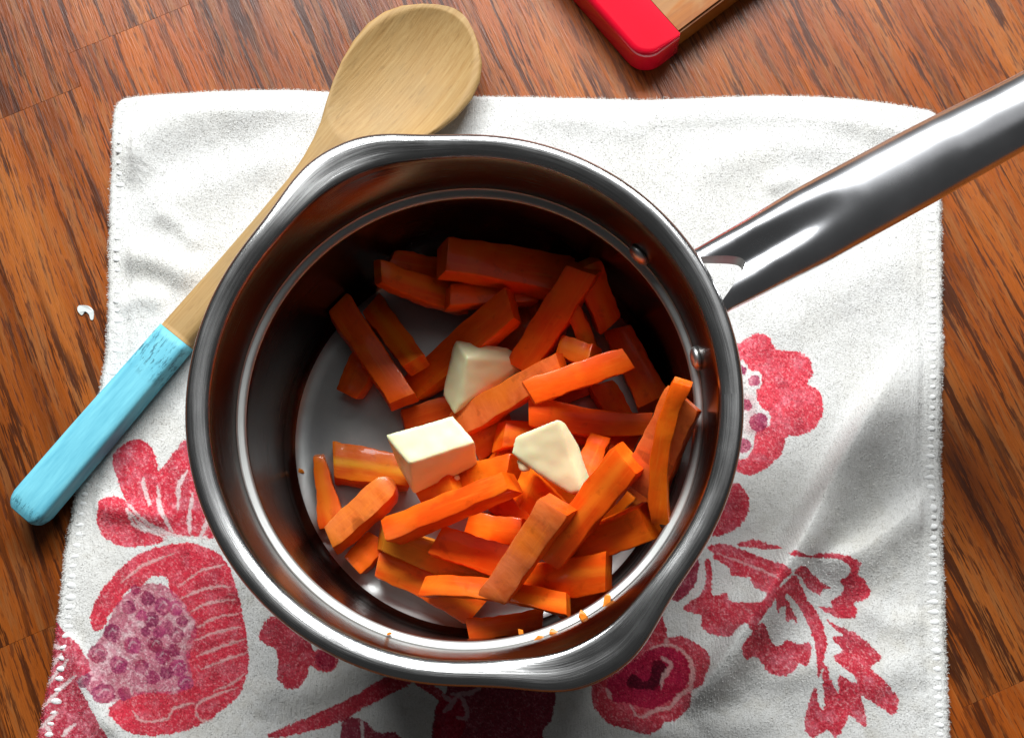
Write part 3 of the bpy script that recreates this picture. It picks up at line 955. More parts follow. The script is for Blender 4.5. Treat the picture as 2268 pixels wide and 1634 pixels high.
    for sgn in (1, -1):
        for i, r in enumerate(ts):
            u = (r - r0) / (r1 - r0)
            w = np.interp(r, [8.25, 9.4, 10.8, 13, 17, 20, 25.5], [1.34, 1.22, 1.27, 1.36, 1.30, 1.20, 1.12])
            h = np.interp(r, [8.25, 9.5, 10.5, 11.5, 14, 18, 25.5], [0.48, 0.52, 0.62, 0.78, 0.90, 0.90, 0.80])
            zc = np.interp(r, [8.25, 9.2, 11, 14, 18, 22, 25.5], [7.35, 7.40, 7.60, 8.15, 8.75, 9.10, 9.2])
            if r > 24.6:
                f = math.sqrt(max(0.0, 1 - ((r - 24.6) / 0.92) ** 2)); w *= max(f, 0.05); h *= max(f, 0.05)
            g = 0.0
            if r < notch:
                x = (notch - r) / (notch - r0)
                g = 1.08 * (x ** 0.5) * (0.75 + 0.5 * x)
                g = min(g, w - 0.34)
            dent = np.interp(r, [8.25, 9.8, 11.5, 12.8, 13.8, 14.6], [0.20, 0.34, 0.38, 0.26, 0.09, 0.0])
            for k in range(NA + 1):
                a = math.pi * k / NA
                y = g + (w - g) * math.sin(a)
                e = math.sqrt(max(0.0, 1 - (y / w) ** 2))
                zt = h * e
                if a <= math.pi / 2:
                    z = zt - dent * math.exp(-(y / 0.50) ** 2) * min(1, e * 1.4)
                else:
                    z = -zt
                idx[(sgn, i, k)] = len(verts)
                lx, ly = r, sgn * y
                verts.append((lx * math.cos(HA) - ly * math.sin(HA), lx * math.sin(HA) + ly * math.cos(HA), zc + z))
        for i in range(len(ts) - 1):
            for k in range(NA):
                f = [idx[(sgn, i, k)], idx[(sgn, i, k + 1)], idx[(sgn, i + 1, k + 1)], idx[(sgn, i + 1, k)]]
                faces.append(f if sgn > 0 else f[::-1])
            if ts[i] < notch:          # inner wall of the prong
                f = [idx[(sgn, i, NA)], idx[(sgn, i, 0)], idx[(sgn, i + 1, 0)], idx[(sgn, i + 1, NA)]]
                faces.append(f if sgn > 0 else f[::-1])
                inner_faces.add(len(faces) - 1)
        for i in (0, len(ts) - 1):
            f = [idx[(sgn, i, k)] for k in range(NA + 1)]
            faces.append(f)
    bm = bmesh.new()
    bv = [bm.verts.new([c * CM for c in v]) for v in verts]
    for q, f in enumerate(faces):
        try:
            nf = bm.faces.new([bv[i] for i in f])
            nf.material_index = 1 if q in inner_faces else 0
        except ValueError:
            pass
    bmesh.ops.remove_doubles(bm, verts=bm.verts, dist=1e-6)
    bmesh.ops.dissolve_degenerate(bm, edges=bm.edges, dist=1e-7)
    ho = from_bm("handle", bm, MAT_HANDLE, root)
    ho.data.materials.append(MAT_PRONG_SHADE)
    md = ho.modifiers.new("split", 'EDGE_SPLIT')
    md.split_angle = math.radians(50)
    # brackets behind the rivets, outside the wall
    for da in (-0.21, 0.21):
        vs_, fs_ = [], []
        m = 8
        for i in range(m + 1):
            a = HA + da + 0.13 * (2 * i / m - 1)
            for rr, zz in ((8.30, 6.9), (8.48, 6.9), (8.48, 7.8), (8.30, 7.8)):
                vs_.append((rr * math.cos(a), rr * math.sin(a), zz))
        for i in range(m):
            for q in range(4):
                fs_.append((i * 4 + q, i * 4 + (q + 1) % 4, (i + 1) * 4 + (q + 1) % 4, (i + 1) * 4 + q))
        fs_ += [(0, 1, 2, 3), (m * 4 + 3, m * 4 + 2, m * 4 + 1, m * 4)]
        mesh_obj("bracket", vs_, fs_, MAT_HANDLE, root, smooth=False)
    return root


build_pan()

# ------------------------------------------------------------------ what lies in the pan: settled piece by piece
GN = 172
GS = 0.1
G0 = -GN * GS / 2
gx, gy = np.meshgrid(G0 + GS * (np.arange(GN) + 0.5), G0 + GS * (np.arange(GN) + 0.5), indexing='ij')
gr = np.hypot(gx, gy)
HMAP = np.full(gr.shape, FLOOR_Z)
_c = np.clip((gr - 6.66) / 0.9, 0, 1)
HMAP = HMAP + 0.9 * (1 - np.sqrt(1 - _c ** 2))
HMAP = np.where(gr > 7.56, HMAP + (gr - 7.56) * 30, HMAP)


def hsample(x, y):
    i = np.clip(((np.asarray(x) - G0) / GS).astype(int), 0, GN - 1)
    j = np.clip(((np.asarray(y) - G0) / GS).astype(int), 0, GN - 1)
    return HMAP[i, j]


def rest_line(A, B, w):
    """heights of both ends of a stick lying over A-B on what is already there"""
    n = 25
    t = np.linspace(0, 1, n)
    d = B - A
    nrm = np.array([-d[1], d[0]]) / (np.linalg.norm(d) + 1e-9)
    h = np.full(n, -1.0)
    for o in (-0.32, 0.0, 0.32):
        h = np.maximum(h, hsample(A[0] + d[0] * t + nrm[0] * o * w, A[1] + d[1] * t + nrm[1] * o * w))
    best = None
    for i in range(0, n // 2 + 1):
        for j in range(n // 2, n):
            if j <= i:
                continue
            m = (h[j] - h[i]) / (t[j] - t[i])
            zc = h[i] + m * (0.5 - t[i])
            if best is None or zc > best[0]:
                best = (zc, h[i] - m * t[i], m)
    z0 = best[1]; z1 = best[1] + best[2]
    L = np.linalg.norm(d)
    m = (z1 - z0)
    lim = 0.55 * L
    if abs(m) > lim:
        mid = (z0 + z1) / 2
        z0, z1 = mid - math.copysign(lim / 2, m), mid + math.copysign(lim / 2, m)
    return z0, z1


def stamp(A, B, z0, z1, w, th, bend=0.0):
    global HMAP
    d = B - A
    L2 = (d ** 2).sum()
    t = ((gx - A[0]) * d[0] + (gy - A[1]) * d[1]) / L2
    nrm = np.array([-d[1], d[0]]) / math.sqrt(L2)
    off = (gx - A[0]) * nrm[0] + (gy - A[1]) * nrm[1] - bend * 4 * t * (1 - t)
    m = (t > -0.02) & (t < 1.02) & (np.abs(off) < w * 0.46)
    top = z0 + (z1 - z0) * t + th
    HMAP = np.where(m, np.maximum(HMAP, top), HMAP)


def carrot_mesh(L, w0, w1, th, bend, rnd, roll, mats, skin=False, round_end=False, tilt_end=0.0):
    """stick along +x, its lower side at z=0; L, w, th in cm"""
    n = 16
    sx = [-1.0, 1.0, 1.0, -1.0]
    sy = [-1.0, -1.0, 1.0, 1.0]
    jit = [(rnd.uniform(-0.15, 0.10), rnd.uniform(-0.15, 0.10)) for _ in range(4)]
    tw = rnd.uniform(-0.10, 0.10)
    sk0, sk1 = rnd.uniform(-0.35, 0.35), rnd.uniform(-0.35, 0.35)
    sz0, sz1 = rnd.uniform(-0.3, 0.3), rnd.uniform(-0.3, 0.3)
    ph = [rnd.uniform(0, 6.28) for _ in range(6)]
    verts, faces, mi = [], [], []
    ts = [0.0, 0.012, 0.04] + [0.04 + 0.92 * (i + 1) / (n - 4) for i in range(n - 5)] + [0.96, 0.988, 1.0]
    rings = []
    for q, t in enumerate(ts):
        w = w0 + (w1 - w0) * t
        w *= 1 + 0.035 * math.sin(5 * t + ph[0]) + 0.02 * math.sin(13 * t + ph[1])
        h = th * (1 + 0.05 * math.sin(4 * t + ph[2]) + 0.02 * math.sin(15 * t + ph[3]))
        sc = 1.0
        if t < 0.03:
            sc = 1 - 0.055 * (1 - t / 0.03)
        if t > 0.97:
            sc = 1 - 0.055 * (t - 0.97) / 0.03
        if round_end:
            e = max(0.0, (0.16 - t) / 0.16)
            sc *= math.sqrt(max(0.03, 1 - e * e))
        rc = 0.075 * min(w, h)
        ring = []
        roll_t = roll + tw * (t - 0.5)
        for k in range(4):
            hx = (w / 2) * sc * (1 + jit[k][0]); hy = (h / 2) * sc * (1 + jit[k][1])
            cx = sx[k] * (hx - rc); cy = sy[k] * (hy - rc)
            a0 = math.atan2(sy[k], sx[k]) - math.pi / 4
            for a in (0.0, math.pi / 4, math.pi / 2):
                px = cx + rc * math.cos(a0 + a); py = cy + rc * math.sin(a0 + a)
                ring.append((px, py))
            k2 = (k + 1) % 4
            # middle of the side
            hx2 = (w / 2) * sc * (1 + jit[k2][0]); hy2 = (h / 2) * sc * (1 + jit[k2][1])
            ring.append(((sx[k] * hx + sx[k2] * hx2) / 2 * (1.0 if sx[k] == sx[k2] else 1.0), (sy[k] * hy + sy[k2] * hy2) / 2))
        yb = bend * 4 * t * (1 - t)
        out = []
        for (y, z) in ring:
            yy = y * math.cos(roll_t) - z * math.sin(roll_t)
            zz = y * math.sin(roll_t) + z * math.cos(roll_t)
            x = L * t
            if t < 0.5:
                x += (sk0 * y + sz0 * z) * max(0, 1 - t / 0.35)
            else:
                x += (sk1 * y + sz1 * z) * max(0, 1 - (1 - t) / 0.35)
            nz = 0.017 * (math.sin(x * 5 + yy * 7 + ph[4]) + 0.8 * math.sin(x * 13 - zz * 11 + ph[5]))
            out.append((x, yy + yb + nz, zz + th / 2 + nz * 0.6))
        rings.append(out)
    m = len(rings[0])
    for r_ in rings:
        verts += r_
    for q in range(len(rings) - 1):
        for k in range(m):
            k2 = (k + 1) % m
            faces.append((q * m + k, q * m + k2, (q + 1) * m + k2, (q + 1) * m + k))
            mi.append(1 if (skin and 8 <= k <= 15 and k < 14 and k > 8) else 0)
    for q, rev in ((0, True), (len(rings) - 1, False)):
        c = len(verts)
        rr = rings[q]
        verts.append((sum(p[0] for p in rr) / m, sum(p[1] for p in rr) / m, sum(p[2] for p in rr) / m))
        for k in range(m):
            k2 = (k + 1) % m
            f = (q * m + k2, q * m + k, c) if rev else (q * m + k, q * m + k2, c)
            faces.append(f); mi.append(0)
    return verts, faces, mi


# place of both ends in the photograph, width there (px), thickness cm, bend px, kind, label
CARROTS = [
    (895, 930, 1040, 885, 45, 0.8, 0, 'f', "dark carrot stick under the white butter cube's far side, flat on pan floor"),
    (1120, 775, 1178, 690, 50, 0.8, 0, 'f', "shaded stub of carrot right of the upper butter wedge, at the pan floor"),
    (1050, 990, 1130, 935, 55, 0.9, 0, 'f', "carrot stick half hidden between the white butter cube and the cream butter slab"),
    (1120, 830, 1230, 730, 48, 0.55, 0, 'f', "shaded carrot stick on the pan floor behind the buttery glossy stick"),
    (1210, 890, 1310, 840, 48, 0.55, 0, 'f', "shaded carrot stick beneath the straight stick above the arched one"),
    (1330, 850, 1400, 970, 48, 0.55, 0, 'f', "shaded carrot stick under the right end of the arched stick"),
    (1300, 1050, 1420, 1120, 48, 0.55, 0, 'f', "shaded carrot stick low between the long bright stick and the broad wall stick"),
    (1090, 1005, 1200, 1050, 48, 0.55, 0, 'f', "shaded carrot stick low between the butter cube and the butter slab"),
    (1090, 1110, 1210, 1165, 48, 0.55, 0, 'f', "shaded carrot stick low in front of the chunky carrot end"),
    (1180, 700, 1260, 640, 48, 0.55, 0, 'f', "dark carrot stick on the floor beneath the long shaded slanting stick"),
    (858, 590, 1000, 615, 50, 0.9, 0, 'f', "short carrot stick in deep shade at far wall, left of the biggest far stick"),
    (1308, 590, 1338, 720, 55, 0.9, 0, 'f', "darkest carrot stick by the far right wall below the upper rivet"),
    (815, 785, 775, 868, 52, 0.9, 0, 'f', "stubby carrot end poking out to the left below two long leaning sticks"),
    (852, 642, 1012, 674, 52, 0.9, 6, 'f', "slightly curved carrot stick in the far left shade, above the bare floor patch"),
    (1000, 690, 1180, 640, 55, 0.9, 0, 'f', "shaded carrot stick lying under the biggest far stick"),
    (1030, 592, 1200, 590, 50, 0.6, 0, 'f', "lowest carrot stick at the far wall, almost covered by the biggest far stick"),
    (975, 565, 1236, 612, 74, 1.1, -4, 'f', "biggest carrot stick at the far wall, lying across the others in shade"),
    (1140, 668, 925, 852, 58, 0.95, 0, 'f', "carrot stick slanting down left from the far side, upper butter wedge leaning on it"),
    (1300, 582, 1168, 795, 62, 1.0, 0, 'f', "long shaded carrot stick slanting down left to the upper butter wedge's right corner"),
    (797, 630, 922, 806, 50, 0.9, 0, 'f', "inner one of two long parallel carrot sticks leaning at the left far side"),
    (744, 672, 890, 882, 54, 1.0, 0, 'f', "outer one of two long parallel carrot sticks leaning at the left far side"),
    (1370, 730, 1450, 890, 65, 1.0, 0, 'f', "carrot stick in shade at right, slanting down right toward the lower rivet"),
    (1262, 668, 1312, 778, 32, 0.8, 0, 'f', "thin carrot sliver pointing up behind the short chunk, right of centre"),
    (1255, 770, 1325, 795, 46, 0.8, 0, 'f', "short carrot chunk just below the thin pointing sliver"),
    (1037, 930, 1252, 800, 52, 0.9, 0, 's', "glossy carrot stick wet with melted butter beside the upper butter wedge"),
    (704, 1010, 734, 1160, (18, 52), 0.8, 0, 'f', "pointed carrot wedge standing alone at the left edge of the floor"),
    (740, 1022, 900, 1047, 68, 1.0, 0, 'c', "carrot stick with yellow core stripe left of the white butter cube"),
    (838, 1192, 786, 1250, 55, 0.8, 0, 'f', "short carrot stub under the ridged skin-side stick at left"),
    (845, 1185, 1072, 1278, 58, 0.8, 0, 'a', "amber yellowish carrot stick between the front left sticks"),
    (1010, 1062, 1146, 1035, 58, 0.9, 0, 'f', "carrot stick behind the white butter cube's right side"),
    (950, 1092, 1024, 1072, 50, 0.8, 0, 'f', "carrot bit showing just under the white butter cube's front edge"),
    (1050, 1168, 1170, 1182, 58, 0.9, 0, 'f', "shaded carrot stick behind the blunt front stick and the skin-side stick"),
    (1385, 1075, 1290, 1180, 60, 0.9, 0, 'f', "shaded carrot stick underneath the long stick right of the cream butter slab"),
    (1180, 1010, 1270, 1095, 60, 0.9, 0, 'f', "carrot stick almost covered by the cream butter slab"),
    (1390, 960, 1330, 1060, 50, 0.9, 0, 'f', "shaded carrot stick between the cream butter slab and the right wall sticks"),
    (1200, 1160, 1255, 1250, 55, 0.9, 0, 'f', "shaded carrot stick beneath the crossing of the two front sticks"),
    (1245, 1340, 1345, 1290, 45, 0.8, 0, 'f', "shaded carrot stick under the broad flat front right stick"),
    (1506, 905, 1425, 1080, 76, 1.0, 0, 's', "broad carrot stick with skin side up beside the thin right wall stick"),
    (1105, 962, 1338, 952, 52, 0.9, 0, 'f', "carrot stick passing behind the cream butter slab"),
    (1178, 893, 1428, 938, 52, 0.95, 12, 'f', "arched carrot stick right of centre, bowed upward, above the cream butter slab"),
    (1175, 866, 1380, 793, 48, 0.95, 0, 'f', "straight carrot stick above the arched one, rising to the right"),
    (1322, 985, 1275, 1085, 45, 0.9, 0, 'f', "small carrot end peeping out right of the cream butter slab"),
    (1517, 834, 1472, 1126, 38, 0.8, -22, 'f', "thin long bowed carrot stick along the right wall under the lower rivet"),
    (1452, 1148, 1268, 1220, 66, 1.0, 0, 'f', "bright carrot stick at lower right with blunt end toward the wall"),
    (1135, 1288, 1356, 1262, 66, 0.9, 6, 'f', "broad flat carrot stick at front right, blunt square end to the right"),
    (1148, 1062, 1220, 1128, 70, 1.1, 0, 'f', "chunky carrot end under the lower corner of the cream butter slab"),
    (1398, 1002, 1228, 1214, 68, 1.0, 0, 'f', "long bright carrot stick slanting down left, right of the cream butter slab"),
    (1045, 1392, 1198, 1368, 42, 0.8, 4, 'f', "frontmost carrot stick, close to the near wall"),
    (880, 1168, 1136, 1064, (58, 40), 0.95, 0, 'f', "carrot stick with notched left end below the white butter cube, rising right"),
    (958, 1188, 1110, 1240, 66, 1.0, 0, 'f', "short thick carrot stick with blunt left end, left of the skin-side front stick"),
    (868, 1066, 742, 1192, 56, 0.95, 0, 'r', "rounded carrot stick with ridged pale skin up, at the left"),
    (838, 1250, 1050, 1346, 62, 1.0, -6, 'f', "bright carrot stick at front left with square end, under the long bowed one"),
    (962, 1300, 1262, 1342, 42, 0.75, -12, 'f', "long bowed thin carrot stick across the front"),
    (1240, 1106, 1106, 1300, 62, 1.0, 0, 's', "topmost salmon carrot stick with skin marks, slanting down left in front of the butter slab"),
]

GROUP_C = "cut carrot sticks in the saucepan"


def build_carrots():
    rnd = random.Random(21)
    for (x1, y1, x2, y2, wpx, th, bpx, kind, label) in CARROTS:
        wa, wb = wpx if isinstance(wpx, tuple) else (wpx, wpx)
        wa *= 1.18; wb *= 1.18; th *= 0.98
        _q = np.array([x2 - x1, y2 - y1]) * 0.03
        x1, y1, x2, y2 = x1 - _q[0], y1 - _q[1], x2 + _q[0], y2 + _q[1]
        _t = rnd.uniform(-0.17, 0.17); wa *= 1 + _t; wb *= 1 - _t
        z1 = z2 = FLOOR_Z
        for it in range(6):
            A = P(x1, y1, z1 + th * 0.8); B = P(x2, y2, z2 + th * 0.8)
            # keep the ends inside the wall
            a2, b2 = A[:2].copy(), B[:2].copy()
            lim = 7.40
            for e in (a2, b2):
                r = np.linalg.norm(e)
                if r > lim:
                    e *= lim / r
            w = 0.5 * (wa + wb) / 60.0
            n1, n2 = rest_line(a2, b2, w)
            z1, z2 = (0.4 * z1 + 0.6 * n1, 0.4 * z2 + 0.6 * n2) if it < 3 else (n1, n2)
        z1, z2 = n1 - 0.04, n2 - 0.04
        dep = lambda p, z: np.dot(np.array([p[0], p[1], z]) - CAM, ROT @ np.array([0, 0, -1.0]))
        w0 = wa * dep(a2, z1 + th) / F
        w1 = wb * dep(b2, z2 + th) / F
        d = b2 - a2
        L = math.hypot(np.linalg.norm(d), z2 - z1)
        bend = -bpx / 60.0 * (1 if d[0] > 0 else -1)
        if kind in 'sr':
            mats = [MAT_CARROT, MAT_SKIN]
        elif kind == 'c':
            mats = [MAT_CORE, MAT_CORE]
        elif kind == 'a':
            mats = [MAT_AMBER, MAT_AMBER]
        else:
            mats = [MAT_PALE, MAT_PALE] if rnd.random() < 0.4 else [MAT_CARROT, MAT_CARROT]
        roll = rnd.uniform(-0.16, 0.16)
        v, f, mi = carrot_mesh(L, w0, w1, th, bend, rnd, roll, mats, skin=kind in 'sr', round_end=(kind == 'r'))
        o = mesh_obj("carrot_stick", v, f, mats=mats, mi=mi)
        o.modifiers.new("knife_edges", 'EDGE_SPLIT').split_angle = math.radians(33)
        ex = Vector((d[0], d[1], z2 - z1)).normalized()
        ey = Vector((-d[1], d[0], 0)).normalized()
        ez = ex.cross(ey)
        m = Matrix((ex, ey, ez)).transposed().to_4x4()
        m.translation = Vector((a2[0] * CM, a2[1] * CM, z1 * CM))
        o.matrix_world = m
        k = rnd.uniform(0.86, 1.06)
        o.color = (k * rnd.uniform(0.97, 1.03), k * rnd.uniform(0.85, 1.18), k, 1)
        tag(o, label, "carrot stick", GROUP_C)
        stamp(a2, b2, z1, z2, 0.5 * (w0 + w1), th, bend)


build_carrots()


# ------------------------------------------------------------------ butter
BUTTER_TEX = bpy.data.textures.new("butter_lumps", 'CLOUDS')
BUTTER_TEX.noise_scale = 0.009
BUTTER_TEX.noise_depth = 1


def butter(label, pts, zsup):
    """hull of corners given by their place in the photograph and height over the support"""
    bm = bmesh.new()
    for px, py, dz in pts:
        p = P(px, py, zsup + dz)
        bm.verts.new([c * CM for c in p])
    r = bmesh.ops.convex_hull(bm, input=bm.verts)
    bmesh.ops.delete(bm, geom=[g for g in r['geom_interior'] if isinstance(g, bmesh.types.BMVert)], context='VERTS')
    o = from_bm("butter_pat", bm, MAT_BUTTER)
    md = o.modifiers.new("remesh", 'REMESH')
    md.mode = 'VOXEL'
    md.voxel_size = 0.0005
    md.use_smooth_shade = True
    md = o.modifiers.new("soften", 'SMOOTH')
    md.factor = 0.5
    md.iterations = 26
    md = o.modifiers.new("lumps", 'DISPLACE')
    md.texture = BUTTER_TEX
    md.texture_coords = 'GLOBAL'
    md.strength = 0.0008
    md.mid_level = 0.5
    tag(o, label, "butter", "butter pats on the carrots")
    return o


def support(pts, q=60):
    hs = []
    for px, py in pts:
        for it in range(3):
            z = 2.5 if it == 0 else h
            p = P(px, py, z)
            h = float(hsample([p[0]], [p[1]])[0])
        hs.append(h)
    return float(np.percentile(hs, q))


s1 = support([(1010, 800), (1030, 850), (1080, 820), (1120, 810), (1010, 880), (1150, 800)], 85) + 0.1
b1 = butter("pale butter wedge with a pointed lower tip, farthest of the three",
       [(1008, 752, 1.3), (1040, 760, 1.2), (1125, 768, 0.9), (1166, 798, 0.7), (1034, 793, 1.75), (1150, 835, 0.25), (1026, 893, 0.9), (1005, 920, 0.55), (980, 875, 0.35), (995, 800, 0.5), (1100, 800, -0.1), (1010, 860, -0.1)], s1)
s2 = support([(890, 1000), (950, 960), (1000, 960), (950, 1040), (1030, 1000), (900, 1060), (960, 1080), (1040, 1040)], 100) - 0.1
b2 = butter("bright white butter cube with a flat square top, left of centre",
       [(853, 962, 1.35), (1003, 918, 1.35), (1053, 978, 1.5), (905, 1026, 1.5), (1060, 1032, 0.15), (917, 1097, 0.15), (884, 1036, 0.1), (1010, 985, 0.0)], s2)
s3 = support([(1170, 1000), (1220, 980), (1240, 1050), (1270, 1070), (1295, 1060)], 85)
b3 = butter("cream butter slab with a curved right edge, tilted toward the viewer, right of centre",
       [(1237, 926, 1.45), (1252, 934, 1.2), (1196, 948, 1.25), (1140, 965, 0.95), (1129, 1004, 0.75), (1190, 1050, 0.55), (1262, 1095, 0.4), (1296, 1090, 0.35), (1308, 1058, 0.25), (1286, 990, 0.7), (1290, 1088, 0.55), (1160, 1000, 0.1), (1240, 1060, -0.2), (1250, 960, 0.5)], s3)


# melted butter: small glossy drips at the feet of the pats and along a stick
def drip(parent, px, py, rx, ry, rz, ang, dz=0.0):
    bm = bmesh.new()
    bmesh.ops.create_icosphere(bm, subdivisions=3, radius=1.0)
    p = P(px, py, dz)
    m = Matrix.Translation(Vector(p) * CM) @ Matrix.Rotation(ang, 4, 'Z')
    for v in bm.verts:
        k = 1 + 0.16 * math.sin(v.co.x * 3 + px) * math.cos(v.co.y * 4)
        v.co = m @ Vector((v.co.x * rx * k * CM, v.co.y * ry * k * CM, v.co.z * rz * CM))
    return from_bm("melted_drip", bm, MAT_FILM, parent)


drip(b2, 1008, 1060, 0.20, 0.10, 0.10, 0.4, s2 + 0.12)
drip(b3, 1160, 1030, 0.26, 0.20, 0.14, -0.7, s3 + 0.42)
drip(b1, 1090, 862, 1.05, 0.10, 0.10, 0.43, s1 + 0.18)


# ------------------------------------------------------------------ carrot crumbs
def crumb(px, py, z, size, label, seed):
    rr = random.Random(seed)
    bm = bmesh.new()
    for _ in range(16):
        a, q = rr.uniform(0, 6.28), math.sqrt(rr.uniform(0.3, 1))
        bm.verts.new((1.5 * size * q * math.cos(a) * CM, 0.85 * size * q * math.sin(a) * CM, rr.uniform(-0.3, 0.35) * size * CM))
    r = bmesh.ops.convex_hull(bm, input=bm.verts)
    bmesh.ops.delete(bm, geom=[g for g in r['geom_interior'] if isinstance(g, bmesh.types.BMVert)], context='VERTS')
    o = from_bm("carrot_crumb", bm, MAT_CRUMB, smooth=False)
    p = P(px, py, z)
    o.location = (p[0] * CM, p[1] * CM, z * CM)
    o.rotation_euler = (0, 0, rr.uniform(0, 3.1))
    tag(o, label, "carrot crumb", "carrot crumbs stuck inside the saucepan")


LEDGE = TOWEL + 6.45
crumb(665, 1043, FLOOR_Z + 0.15, 0.13, "lone tiny carrot crumb on the bare pan floor, far left", 1)
crumb(1345, 1333, LEDGE + 0.06, 0.19, "orange carrot crumb on the inner ledge, uppermost of the lower right cluster", 2)
crumb(1292, 1366, LEDGE + 0.06, 0.18, "orange carrot crumb on the inner ledge beside the square end of the front stick", 3)
crumb(1225, 1398, LEDGE + 0.06, 0.14, "small carrot crumb on the inner ledge near the lower spout", 4)
crumb(1195, 1416, LEDGE + 0.06, 0.17, "flat orange carrot crumb on the inner ledge, lowest of the cluster", 5)
crumb(1153, 1400, LEDGE - 1.0, 0.12, "tiny carrot crumb in front of the frontmost stick's right end", 6)
crumb(1486, 1146, LEDGE - 1.0, 0.13, "tiny carrot crumb on the right wall near the blunt lower right stick", 7)
crumb(862, 1403, LEDGE + 0.05, 0.07, "speck of carrot alone on the inner ledge at lower left", 8)
crumb(1556, 1000, LEDGE + 0.06, 0.07, "speck of carrot alone on the inner ledge at the right", 9)


# ------------------------------------------------------------------ wooden spoon
def build_spoon():
    ZS = 1.0
    k0 = np.array([392.0, 746.0])
    dr = np.array([0.65, -0.76])
    O = P(*k0, ZS)
    E = P(*(k0 + dr * 900), ZS)
    ax = (E - O)[:2]
    sc = np.linalg.norm(ax) / 900.0
    ang = math.atan2(ax[1], ax[0])
    root = empty("wooden_spoon", (O[0] * CM, O[1] * CM, (TOWEL + 0.02) * CM))
    root.rotation_euler = (0, 0, ang)
    tag(root, "wooden spoon with sky blue painted grip, lying between the pan and towel's left edge", "spoon")
    ks = [-486, -480, -470, -455, -300, -100, 0, 150, 300, 420, 480, 520, 560, 600, 650, 700, 750, 800, 845, 880, 910, 928, 940, 945]
    wv = [30, 37, 42, 45, 44, 41, 40, 38, 38, 40, 46, 55, 70, 92, 118, 138, 148, 149, 137, 115, 82, 54, 28, 6]

    def hw(k):
        return float(np.interp(k, ks, wv)) * sc

    def shift(k):
        t = min(1, max(0, (k - 480) / 260)); t = t * t * (3 - 2 * t)
        return -21 * t * sc

    def loft(name, karr, zt_f, zb_f, mat, prof_p, dish=None, NA=28):
        verts, faces = [], []
        for k in karr:
            w = hw(k); zt = zt_f(k); zb = zb_f(k); c = (zt + zb) / 2; h = (zt - zb) / 2
            for j in range(NA):
                a = 2 * math.pi * j / NA
                ca, sa = math.cos(a), math.sin(a)
                y = w * math.copysign(abs(ca) ** prof_p, ca)
                z = c + h * math.copysign(abs(sa) ** prof_p, sa)
                verts.append((k * sc, y + shift(k), z))
        for i in range(len(karr) - 1):
            for j in range(NA):
                j2 = (j + 1) % NA
                faces.append((i * NA + j, (i + 1) * NA + j, (i + 1) * NA + j2, i * NA + j2))
        faces.append(tuple(range(NA)))
        faces.append(tuple((len(karr) - 1) * NA + j for j in range(NA - 1, -1, -1)))
        return mesh_obj(name, verts, faces, mat, root)
    top = lambda k: float(np.interp(k, [-486, -470, -450, 0, 200, 480, 600], [0.95, 1.12, 1.18, 1.14, 1.05, 0.98, 0.95]))
    bot = lambda k: float(np.interp(k, [-486, -460, 0, 600], [0.16, 0.02, 0.0, 0.0]))
    grip = loft("grip", list(np.concatenate([np.array([-486, -484, -480, -474, -466, -455]), np.linspace(-430, 0, 24)])), top, bot, MAT_BLUE, 0.36, NA=44)
    NY = 41

    def smooth(a0, a1, k):
        t = min(1.0, max(0.0, (k - a0) / (a1 - a0)))
        return t * t * (3 - 2 * t)

    def section(k):
        """upper and lower line across the spoon at k"""
        w = hw(k)
        b = smooth(400, 640, k)
        c_ = (top(k) + bot(k)) / 2; h_ = (top(k) - bot(k)) / 2
        rim = float(np.interp(k, [400, 560, 640, 760, 900, 945], [0.98, 1.0, 1.06, 1.12, 1.15, 1.16]))
        bl = float(np.interp(k, [400, 620, 760, 880, 945], [0.0, 0.0, 0.06, 0.45, 0.95]))
        T, B = [], []
        for j in range(NY):
            q = -1 + 2 * j / (NY - 1)
            q = math.sin(q * math.pi / 2)
            y = q * w
            p = 3.2
            e = max(0.0, 1 - abs(q) ** p) ** (1 / p)
            zs_t, zs_b = c_ + h_ * e, c_ - h_ * e
            ex = (k - 744) / 186.0
            ey = (y / sc) / 137.0
            rho = math.hypot(ex, ey)
            d = 0.78 * (1 - rho ** 2.2) if rho < 1 else 0.0
            edge = max(0.0, (abs(q) - 0.93) / 0.07)
            zb_t = rim - d - 0.10 * edge ** 2
            zb_b = min(bl + (rim - 0.22 - bl) * abs(q) ** 3.0, zb_t - 0.05)
            T.append((k * sc, y + shift(k), zs_t * (1 - b) + zb_t * b))
            B.append((k * sc, y + shift(k), zs_b * (1 - b) + zb_b * b))
        return T, B

    def wood(name, karr, cap0, cap1):
        verts, faces, rows = [], [], []
        for k in karr:
            T, B = section(k)
            t = list(range(len(verts), len(verts) + NY)); verts.extend(T)
            b = list(range(len(verts), len(verts) + NY)); verts.extend(B)
            rows.append((t, b))
        for (t0, b0), (t1, b1) in zip(rows[:-1], rows[1:]):
            for j in range(NY - 1):
                faces.append((t0[j], t1[j], t1[j + 1], t0[j + 1]))
                faces.append((b0[j + 1], b1[j + 1], b1[j], b0[j]))
            faces.append((b0[0], b1[0], t1[0], t0[0]))
            faces.append((t0[-1], t1[-1], b1[-1], b0[-1]))
        for (t, b), use, rev in ((rows[0], cap0, False), (rows[-1], cap1, True)):
            if use:
                for j in range(NY - 1):
                    f = (t[j], t[j + 1], b[j + 1], b[j])
                    faces.append(f if rev else f[::-1])
        return mesh_obj(name, verts, faces, MAT_BEECH, root)
    wood("shaft", np.linspace(0.5, 430, 40), True, False)
    wood("bowl", np.concatenate([np.linspace(430, 880, 70), np.linspace(884, 945, 30)]), False, True)
    return root


build_spoon()


